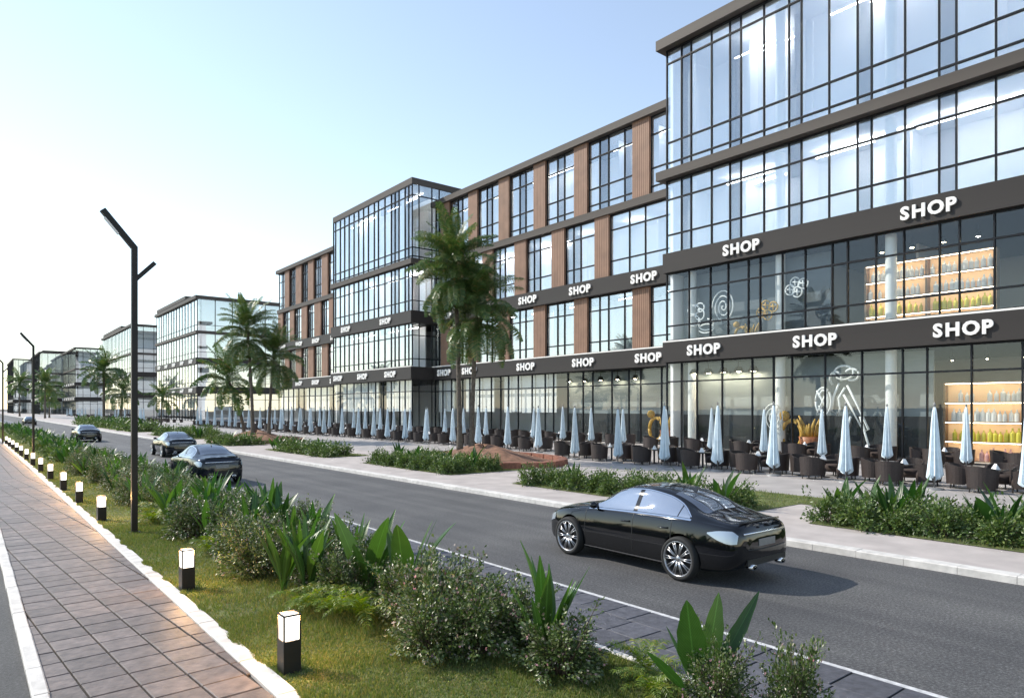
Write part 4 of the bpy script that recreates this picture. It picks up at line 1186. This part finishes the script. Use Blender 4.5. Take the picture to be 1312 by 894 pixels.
# ------------------------------------------------------------------ planting
def leaf_quads(mb, p, d, nrm, l, w):
    """one small leaf: folded diamond of two triangles"""
    s_ = d.cross(nrm).normalized() * w; m_ = p + d * l * .5
    mb.add([p, m_ + s_ + nrm * w * .25, p + d * l, m_ - s_ + nrm * w * .25], [(0, 1, 2), (0, 2, 3)])
def rv(r_):
    while True:
        v = Vector((r_.uniform(-1, 1), r_.uniform(-1, 1), r_.uniform(-1, 1)))
        if .05 < v.length < 1: return v.normalized()
def shrub_protos(seed, w, h, ntw, leaf, name, mat, per=34, sprout=5):
    """rounded shrub of many twigs; leaves sit along the outer part of each twig"""
    r_ = random.Random(seed); fo = MB(); st = MB()
    for k in range(ntw):
        a = r_.uniform(0, 2 * math.pi); el = math.asin(r_.uniform(-.05, 1))
        rad = 1 + .22 * math.sin(3 * a + seed) + .2 * math.sin(5 * a + 2 * el * 3 + seed)
        rad *= r_.uniform(.72, 1.05)
        if k < sprout: rad *= r_.uniform(1.25, 1.5); el = max(el, .8)
        tip = Vector((w * rad * math.cos(el) * math.cos(a), w * rad * math.cos(el) * math.sin(a), h * (.12 + .88 * rad * math.sin(el))))
        base = Vector((tip.x * .12, tip.y * .12, 0))
        mid = base.lerp(tip, .55) + Vector((0, 0, .05 * h))
        if k % 3 == 0: st.tube([base, mid, tip], [.012, .008, .003], 4, False)
        for q in range(per):
            t = r_.uniform(.42, 1.0) if q % 4 else r_.uniform(.8, 1.03)
            c = base.lerp(mid, t / .55) if t < .55 else mid.lerp(tip, (t - .55) / .45)
            c = c + rv(r_) * leaf * r_.uniform(.2, 1.9)
            if c.z < .02: c.z = r_.uniform(.02, .1)
            out = (c - Vector((0, 0, h * .35))).normalized()
            d = (rv(r_) * .8 + out).normalized(); nr = (rv(r_) * .7 + out * .4 + Vector((0, 0, .7))).normalized()
            l = leaf * r_.uniform(.7, 1.3); leaf_quads(fo, c, d, nr, l, l * .3)
    return fo.mesh(name + '_foliage', mat), st.mesh(name + '_stems', 'twig')
def flowers(seed, w, h, n):
    r_ = random.Random(seed); mb = MB()
    for k in range(n):
        a = r_.uniform(0, 6.28); el = r_.uniform(.1, 1.3)
        c = Vector((w * math.cos(el) * math.cos(a), w * math.cos(el) * math.sin(a), h * (.12 + .9 * math.sin(el))))
        for q in range(5):
            d = (rv(r_) * .6 + c.normalized()).normalized(); leaf_quads(mb, c, d, rv(r_), .035, .012)
    return mb.mesh('blossom', 'petal')
SHR = [shrub_protos(s, .58, .85, 125, .054, 'shrub', 'shrub_leaf', 44, 18) for s in (1, 2, 3)]
HDG = [shrub_protos(s, .62, .62, 60, .085, 'hedge', 'hedge_leaf', 24, 2) for s in (11, 12)]
FAR = [shrub_protos(s, .62, .7, 34, .13, 'far_shrub', 'hedge_leaf', 18, 2) for s in (21, 22)]
FLW = flowers(5, .56, .86, 24)
def place_shrub(proto, x, y, z, s, sz, rz, label, grp, name='shrub', fl=False):
    t = root(name, label, 'shrub', (x, y, z), grp, rz); t.scale = (s, s, sz)
    obj('foliage', proto[0], t); obj('stems', proto[1], t)
    if fl: obj('blossom', FLW, t)
    return t
def blade_mesh(name, mat, L, W, bend, n=9, wmax=.42, tipp=1.0, fold=.25, wob=0.0):
    """one large leaf with a folded midrib, on its stalk, rising from the origin and arching to +y"""
    mb = MB(); pts = []
    stalk = .28
    for i in range(n + 1):
        t = i / n; ang = bend * t * t
        pts.append(None)
    y = z = 0; P = []
    for i in range(n + 1):
        t = i / n; ang = .12 + bend * t ** 1.6
        P.append((y, z, ang)); y += L / n * math.sin(ang); z += L / n * math.cos(ang)
    for i, (yy, zz, ang) in enumerate(P):
        t = i / n
        if t < stalk: w = .012 + .02 * W
        else:
            u = (t - stalk) / (1 - stalk); w = W * (math.sin(math.pi * min(1, u ** (.8) * .98 + .02)) ** tipp) * (1 - .25 * u) + .004
        f_ = w * fold
        ny, nz = -math.cos(ang), math.sin(ang)          # towards the upper side
        wv = 1 + wob * math.sin(i * 2.1)
        mb.v += [(-w * wv, yy + ny * f_, zz + nz * f_), (0, yy, zz), (w / wv, yy + ny * f_, zz + nz * f_)]
    for i in range(n):
        a = 3 * i
        mb.f += [(a, a + 1, a + 4, a + 3), (a + 1, a + 2, a + 5, a + 4)]
    return mb.mesh(name, mat, True)
LEAF = [blade_mesh('broad_leaf', 'broad_leaf', 1.0, .062, .35), blade_mesh('broad_leaf', 'broad_leaf', 1.0, .075, .7), blade_mesh('broad_leaf', 'broad_leaf', 1.0, .055, .15)]
BAN = [blade_mesh('banana_leaf', 'broad_leaf', 1.0, .125, .10, 16, tipp=.7, fold=.15, wob=.05), blade_mesh('banana_leaf', 'broad_leaf', 1.0, .115, .35, 16, tipp=.7, fold=.3, wob=.05)]
def broad_plant(x, y, z, s, n, label, grp, seed, leaves=LEAF, spread=(8, 38), name='broad_leaf_plant'):
    r_ = random.Random(seed)
    t = root(name, label, 'plant', (x, y, z), grp)
    a = r_.uniform(0, 6.28)
    for k in range(n):
        a += 2.4 + r_.uniform(-.4, .4)
        til = R(r_.uniform(*spread)) * (.5 + .5 * (k / n))
        ls = s * r_.uniform(.72, 1.08)
        e = (Matrix.Rotation(a, 4, 'Z') @ Matrix.Rotation(-til, 4, 'X') @ Matrix.Rotation(r_.uniform(-1.1, 1.1), 4, 'Z')).to_euler()
        obj('leaf', r_.choice(leaves), t, (.03 * math.cos(a), .03 * math.sin(a), -.01), e, (ls * r_.uniform(.85, 1.2), ls, ls))
    return t
def joined(t, name, mat):
    vs_, fs_ = [], []
    for ch in t.children:
        mw = Matrix.LocRotScale(ch.location, ch.rotation_euler, ch.scale)
        o = len(vs_); vs_ += [tuple(mw @ v.co) for v in ch.data.vertices]; fs_ += [tuple(i + o for i in p.vertices) for p in ch.data.polygons]
    me = bpy.data.meshes.new(name); me.from_pydata(vs_, [], fs_); me.materials.append(M[mat]); me.shade_smooth(); me.update()
    for ch in list(t.children): bpy.data.objects.remove(ch)
    bpy.data.objects.remove(t)
    return me
def frond_mesh(name, mat, L, nl, ll, droop, seed, lw=.018, rr=.012, hang=.5):
    """feather leaf: arching rachis with leaflets on both sides"""
    r_ = random.Random(seed); mb = MB(); P = []; y = z = 0
    n = 12
    for i in range(n + 1):
        t = i / n; ang = .15 + droop * t ** 1.25; P.append(Vector((0, y, z))); y += L / n * math.sin(ang); z += L / n * math.cos(ang)
    mb.tube(P, [rr * (1 - .8 * i / n) for i in range(n + 1)], 4, False)
    for k in range(nl):
        t = .16 + .84 * k / (nl - 1); f_ = t * n; i = min(int(f_), n - 1); p = P[i].lerp(P[i + 1], f_ - i); tg = (P[i + 1] - P[i]).normalized()
        l = ll * (math.sin(math.pi * (.12 + .80 * t)) ** .7) * r_.uniform(.85, 1.1)
        for sx in (-1, 1):
            up = Vector((0, -tg.z, tg.y)); up = up if up.z > 0 else -up
            d = (Vector((sx, 0, 0)) * .8 + tg * .62 + up * r_.uniform(-.1, .35)).normalized()
            m_ = p + d * l * .5; e = p + d * l * .92 + Vector((0, 0, -hang * l * r_.uniform(.5, 1.1)))
            wv = tg * lw
            mb.add([p - wv * .5, p + wv * .5, m_ + wv, m_ - wv, e], [(0, 1, 2, 3), (3, 2, 4)])
    return mb.mesh(name, mat)
FERN = [frond_mesh('fern_frond', 'fern_leaf', .75, 20, .22, 1.5, 3, .011, .007, .35), frond_mesh('fern_frond', 'fern_leaf', .7, 18, .22, 2.0, 4, .011, .007, .4)]
def fern(x, y, z, s, n, label, grp, seed):
    r_ = random.Random(seed); t = root('fern', label, 'fern', (x, y, z), grp); a = 0
    for k in range(n):
        a += 2.4
        e = (Matrix.Rotation(a, 4, 'Z') @ Matrix.Rotation(-R(r_.uniform(0, 38)), 4, 'X')).to_euler()
        obj('frond', r_.choice(FERN), t, (0, 0, 0), e, s * r_.uniform(.75, 1.1))
VZ = .03
G1 = 'plants along the verge'
near = [  # x, y, width scale, height scale, description
    (4.85, 6.75, .95, .95, 'dense shrub with pale speckled leaves beside the upright sword-leaf plant', True),
    (4.75, 7.6, 1.0, 1.05, 'tall loose shrub of small grey-green leaves between ferns and sword-leaf plant', True),
    (5.2, 5.6, .85, .72, 'pale flowering shrub at the foot of the upright sword-leaf plant', True),
    (4.85, 8.45, .85, .9, 'speckled shrub below the fanned broad-leaf plant', False),
    (4.05, 12.3, 1.0, 1.0, 'rounded grey-green shrub before the broad-leaf clump', False),
    (4.25, 13.7, 1.05, 1.0, 'rounded grey-green shrub in the middle of the verge row', False),
    (4.1, 17.0, 1.1, 1.0, 'bushy grey-green shrub near the tall lamp post', False),
    (4.6, 15.6, .95, .95, 'shrub half hidden behind the bushy one near the tall lamp post', False),
    (5.75, 3.95, .6, .75, 'flowering shrub round the banana plant at the paver strip', True),
    (6.05, 3.35, .5, .9, 'thin pink-flowered shrub stems at the edge of the paver strip', True),
    (5.3, 10.2, .7, .8, 'small shrub behind the broad-leaf clump', False),
]
for i, (x, y, s, sz, lab, fl) in enumerate(near):
    place_shrub(SHR[i % 3], x, y, VZ, s, sz, i * 1.3, lab, None, fl=fl)
broad_plant(5.25, 5.9, VZ, 1.42, 14, 'upright sword-leaf plant standing in the pale flowering shrub', None, 1, [LEAF[0], LEAF[2]], (5, 30))
bp_ = root('banana_plant', 'banana plant with three wide paddle leaves at the paver strip', 'plant', (5.78, 4.2, VZ))
for a, til, roll, sc, w_ in ((51, 7, 80, 1.12, 1.1), (-128, 15, 100, 1.12, .95), (-128, 30, 75, 1.3, .5), (60, 40, 60, .85, .55), (0, 20, 20, .8, .65)):
    obj('leaf', BAN[0], bp_, (0, 0, -.01), (Matrix.Rotation(R(a), 4, 'Z') @ Matrix.Rotation(-R(til), 4, 'X') @ Matrix.Rotation(R(roll), 4, 'Z')).to_euler(), (sc * w_, sc, sc))
broad_plant(5.2, 9.1, VZ, 1.45, 6, 'broad-leaf plant with fanned paddle leaves above the speckled shrub', None, 3, BAN + LEAF, (10, 36))
broad_plant(5.0, 9.9, VZ, 1.4, 6, 'broad-leaf plant with leaning paddle leaves beside the fanned one', None, 8, BAN + LEAF, (8, 34))
for k, (x, y) in enumerate(((4.25, 10.5), (4.45, 11.2), (4.05, 11.0))):
    broad_plant(x, y, VZ, 1.2, 15, ['dense upright sword-leaf plant behind the yellow ferns, road side', 'dense upright sword-leaf plant behind the yellow ferns, farther back', 'dense upright sword-leaf plant behind the yellow ferns, path side'][k], 'sword-leaf clump', 20 + k, LEAF, (6, 32))
for k, (x, y, s) in enumerate(((4.15, 9.2, 1.0), (4.35, 8.75, 1.05), (4.0, 9.75, .9), (3.95, 14.7, .8), (3.8, 19.6, 1.05), (4.0, 20.4, 1.0), (6.0, 5.1, .8), (5.55, 4.6, .7))):
    fern(x, y, VZ, s, 14, ['middle yellow-green fern of the three before the sword-leaf clump', 'yellow-green fern touching the speckled shrub', 'yellow-green fern touching the sword-leaf clump', 'small green fern at the foot of the rounded shrubs',
         'bright green fern just beyond the tall lamp post', 'second bright green fern beyond the tall lamp post', 'low green fern against the paver kerb', 'low green fern at the foot of the banana plant'][k],
         'ferns of the verge', 40 + k)
BRJ = [joined(broad_plant(0, 0, 0, 1.1, 13, 'x', None, 60 + k, LEAF, (6, 34)), 'broad_plant_joined', 'broad_leaf') for k in range(3)]
pr_ = random.Random(5)
fr_ = random.Random(88)
fill = [(4.55, 9.9), (5.55, 7.9), (5.6, 9.0), (5.6, 10.8), (5.2, 11.6), (4.9, 12.4), (5.5, 12.6), (4.9, 13.4), (5.5, 13.9), (4.3, 14.9), (5.1, 14.7), (5.6, 6.7), (4.5, 18.2), (4.6, 10.9), (4.35, 7.0)]
for q, (x, yy) in enumerate(fill):
    place_shrub(SHR[q % 3], x + fr_.uniform(-.1, .1), yy, VZ, fr_.uniform(.7, .95), fr_.uniform(.6, .9), fr_.uniform(0, 6), 'grey-green shrub filling the verge hedge, %s from the banana plant' % orde(sorted(p_[1] for p_ in fill).index(yy)), 'hedge filling shrubs')
for q, (x, yy) in enumerate(((4.9, 12.9), (5.4, 11.2), (5.45, 13.2), (4.2, 15.9), (5.5, 15.2), (4.6, 17.6))):
    broad_plant(x, yy, VZ, fr_.uniform(1.05, 1.3), 10, 'upright sword-leaf plant among the hedge shrubs, %s from the banana plant' % orde(q), 'hedge sword-leaf plants', 200 + q, LEAF, (6, 30))
y = 14.5; k = 0; VC = [-1, -1, -1]
while y < 120:
    nearish = y < 34
    for vi, x in enumerate((4.3, 5.1, 5.7) if y < 60 else (4.5, 5.5)):
        VC[vi] += 1; vpos = '%s line of the verge, %s from the tall lamp post' % (('path-side', 'middle', 'road-side')[vi], orde(VC[vi]) if VC[vi] < 39 else 'far')
        xx, yy = x + pr_.uniform(-.25, .25), y + pr_.uniform(-.4, .4)
        if x < 4.4 and 14 < yy < 18.5: continue
        if pr_.random() < .42:
            where = 'before the bend of small bollards' if yy > 45 else 'in the verge row past the tall lamp post' if yy > 19 else 'in the verge row by the tall lamp post'
            if nearish: broad_plant(xx, yy, VZ, pr_.uniform(.95, 1.35), 12, 'upright broad-leaf plant, ' + vpos, G1, 100 + k, LEAF, (6, 32))
            else:
                t = root('broad_leaf_plant', 'upright broad-leaf plant, ' + vpos, 'plant', (xx, yy, VZ), G1, pr_.uniform(0, 6)); t.scale = (pr_.uniform(.9, 1.25),) * 3
                obj('leaves', BRJ[k % 3], t)
        else:
            where = 'far along the verge' if yy > 45 else 'in the verge row past the tall lamp post' if yy > 19 else 'in the verge row by the tall lamp post'
            place_shrub(SHR[k % 3] if yy < 45 else FAR[k % 2], xx, yy, VZ, pr_.uniform(.75, 1.05), pr_.uniform(.75, 1.0), pr_.uniform(0, 6), 'grey-green shrub, ' + vpos, G1)
        k += 1
    y += .85 if y < 40 else 1.25
# beds across the road
def bedpos(nx, ny): return '%s row from the kerb, %s along' % (orde(nx), orde(ny))
def bed(x0, x1, y0, y1, step, where, seed, z=.135, tall=.18, sc=1.0):
    r_ = random.Random(seed); y = y0 + .4; q = 0; ny = 0
    while y < y1 - .3:
        x = x0 + .45; nx = 0
        while x < x1 - .2:
            xx, yy = x + r_.uniform(-.2, .2), y + r_.uniform(-.2, .2)
            if r_.random() < tall:
                t = root('broad_leaf_plant', 'upright broad-leaf plant, %s, %s' % (bedpos(nx, ny), where), 'plant', (xx, yy, z), 'plants in the beds across the road', r_.uniform(0, 6)); t.scale = (r_.uniform(.85, 1.15) * sc,) * 3
                obj('leaves', BRJ[q % 3], t)
            else:
                place_shrub((HDG if y < 35 else FAR)[q % 2], xx, yy, z, r_.uniform(.8, 1.1) * sc, r_.uniform(.8, 1.15) * sc, r_.uniform(0, 6), 'low shrub, %s, %s' % (bedpos(nx, ny), where), 'plants in the beds across the road')
            q += 1; x += step * .85; nx += 1
        y += step; ny += 1
bed(16.5, 19.5, -1.5, 8.6, .85, 'bed beside the black saloon', 1)
bed(16.35, 18.3, 10.9, 20.3, .85, 'bed between saloon and terrace', 2)
bed(16.35, 19.4, 24.8, 32.9, .9, 'bed below the reddish mound', 3)
bed(16.35, 18.4, 38.0, 47.8, 1.0, 'bed past the twin palms', 4)
bed(15.7, 18.4, 54.2, 59.8, 1.1, 'bed before the palm group', 5)
bed(15.8, 20.0, 94, 148, 2.3, 'bed far down the street', 6, sc=1.7)
bed(15.8, 19.5, 69, 83, 1.7, 'bed beyond the palm group', 7, sc=1.3)

# earth mounds under the palms
def mound(cx_, cy_, rx, ry, h, label, seed, edge=True):
    r_ = random.Random(seed); t = wroot('earth_mound', label, 'mound', (cx_, cy_, .12)); mb = MB(); n = 40; m_ = 9
    for i in range(m_ + 1):
        f_ = i / m_
        for k in range(n):
            a = 2 * math.pi * k / n; w_ = 1 + .08 * math.sin(3 * a + seed) + .05 * math.sin(7 * a)
            hz = h * (.5 + .5 * math.cos(math.pi * f_)) * (1 + .12 * math.sin(4 * a + 5 * f_)) + r_.uniform(-.02, .02)
            mb.v.append((cx_ + rx * f_ * w_ * math.cos(a), cy_ + ry * f_ * w_ * math.sin(a), .13 + hz))
    for i in range(m_):
        for k in range(n): mb.f.append((i * n + k, (i + 1) * n + k, (i + 1) * n + (k + 1) % n, i * n + (k + 1) % n))
    mb.build('soil', 'soil', t, True)
    if edge:
        for k in range(26):
            a0, a1 = 2 * math.pi * k / 26 + .01, 2 * math.pi * (k + 1) / 26 - .01
            pl = [(cx_ + rx * q * math.cos(a), cy_ + ry * q * math.sin(a)) for q, a in ((.97, a0), (1.07, a0), (1.07, a1), (.97, a1))]
            MB().prism(pl, .12, .42 + r_.uniform(-.02, .02)).build('edging_block', 'planter_brick', t)
    return t
mound(21.9, 29.9, 3.6, 5.0, .85, 'reddish earth mound with brick edging carrying the tall twin palms', 3)
mound(20.0, 61.0, 3.4, 5.5, .9, 'brown earth mound carrying the palm group before the far wing', 4)

# ------------------------------------------------------------------ palms
PF = [frond_mesh('palm_frond', 'palm_leaf', 3.3, 54, .74, d, s, .026, .03, hg) for d, s, hg in ((1.0, 1, .55), (1.35, 2, .9), (1.5, 3, 1.15), (.5, 5, .4))]
PFL = [frond_mesh('palm_frond_small', 'palm_leaf', 3.3, 28, .8, d, s, .055, .04, hg) for d, s, hg in ((1.0, 1, .55), (1.35, 2, .9), (1.5, 3, 1.1), (.5, 5, .4))]
def palm(x, y, z, H, s, nf, label, seed, lean=(0, 0), fr=PF, spread=.8):
    r_ = random.Random(seed); t = root('palm_tree', label, 'palm', (x, y, z), 'palms along the pavement')
    pts = [Vector((lean[0] * (q / 10) ** 1.5, lean[1] * (q / 10) ** 1.5, H * q / 10 - .15)) for q in range(11)]
    rs_ = [.17 * s * (1 - .45 * q / 10) + (.06 if q == 0 else 0) + .012 * (q % 2) for q in range(11)]
    mb = MB()
    fine = [pts[0].lerp(pts[1], 0)]
    P2, R2 = [], []
    for q in range(10):
        for u in range(5):
            P2.append(pts[q].lerp(pts[q + 1], u / 5)); R2.append((rs_[q] + (rs_[q + 1] - rs_[q]) * u / 5) * (1.06 if u % 2 else .96))
    mb.tube(P2, R2, 12); mb.build('trunk', 'palm_bark', t, True)
    top = P2[-1]
    obj('crown_shaft', MB().tube([top - Vector((0, 0, .9 * s)), top - Vector((0, 0, .3)), top + Vector((0, 0, .35 * s))], [.17 * s, .22 * s, .10 * s], 10).mesh('crown_shaft', 'palm_leaf', True), t)
    a = 0
    for k in range(nf):
        a += 2.39996 + r_.uniform(-.2, .2); f_ = k / nf
        kind = 3 if f_ < .13 else 0 if f_ < .38 else 1 if f_ < .68 else 2
        til = R(4 + 18 * f_ / .13 if kind == 3 else r_.uniform(18, 40) if kind == 0 else r_.uniform(38, 68) if kind == 1 else r_.uniform(65, 112))
        e = (Matrix.Rotation(a, 4, 'Z') @ Matrix.Rotation(-til, 4, 'X') @ Matrix.Rotation(r_.uniform(-.3, .3), 4, 'Y')).to_euler()
        obj('frond', fr[kind], t, top + Vector((0, 0, .1 - spread * f_ * s)), e, s * r_.uniform(.82, 1.1))
    return t
palm(20.9, 30.6, .8, 10.9, .80, 92, 'tallest palm of the twin pair on the reddish mound', 1, (-.2, .25), PF, 2.6)
palm(21.35, 30.15, .8, 8.7, .80, 92, 'shorter palm of the twin pair on the reddish mound', 2, (.35, -.1), PF, 2.6)
palm(19.4, 60.0, .8, 9.8, .86, 74, 'tall palm of the group on the brown mound', 3, (-.5, 0), PF, 2.2)
palm(20.6, 59.5, .8, 7.6, .86, 70, 'middle palm of the group on the brown mound', 4, (.6, .3), PF, 2.2)
palm(20.4, 65.5, .5, 5.6, .95, 34, 'short palm of the group leaning behind the brown mound', 5, (-1.4, .6), PFL)
palm(16.5, 120, .1, 9.2, 1.15, 40, 'single tall palm standing in the far planting bed', 7, (0, 0), PFL)
palm(19.0, 122, .1, 6.0, 1.0, 30, 'lower palm beside the single tall one in the far bed', 8, (.4, 0), PFL)
palm(24.0, 118, .1, 5.0, .9, 26, 'low palm near the terrace behind the tall lamp post', 9, (.2, 0), PFL)
palm(18.0, 238, .1, 10.5, 1.5, 36, 'palm far down the street before the wide-walled block', 10, (0, 0), PFL)
palm(20.0, 250, .1, 7.5, 1.4, 30, 'lower palm far down the street', 12, (0, 0), PFL)
palm(15.2, 300, .1, 12.5, 1.6, 36, 'last palm at the end of the street', 11, (0, 0), PFL)
for o in list(bpy.data.objects):
    if '_o' in o: del o['_o']
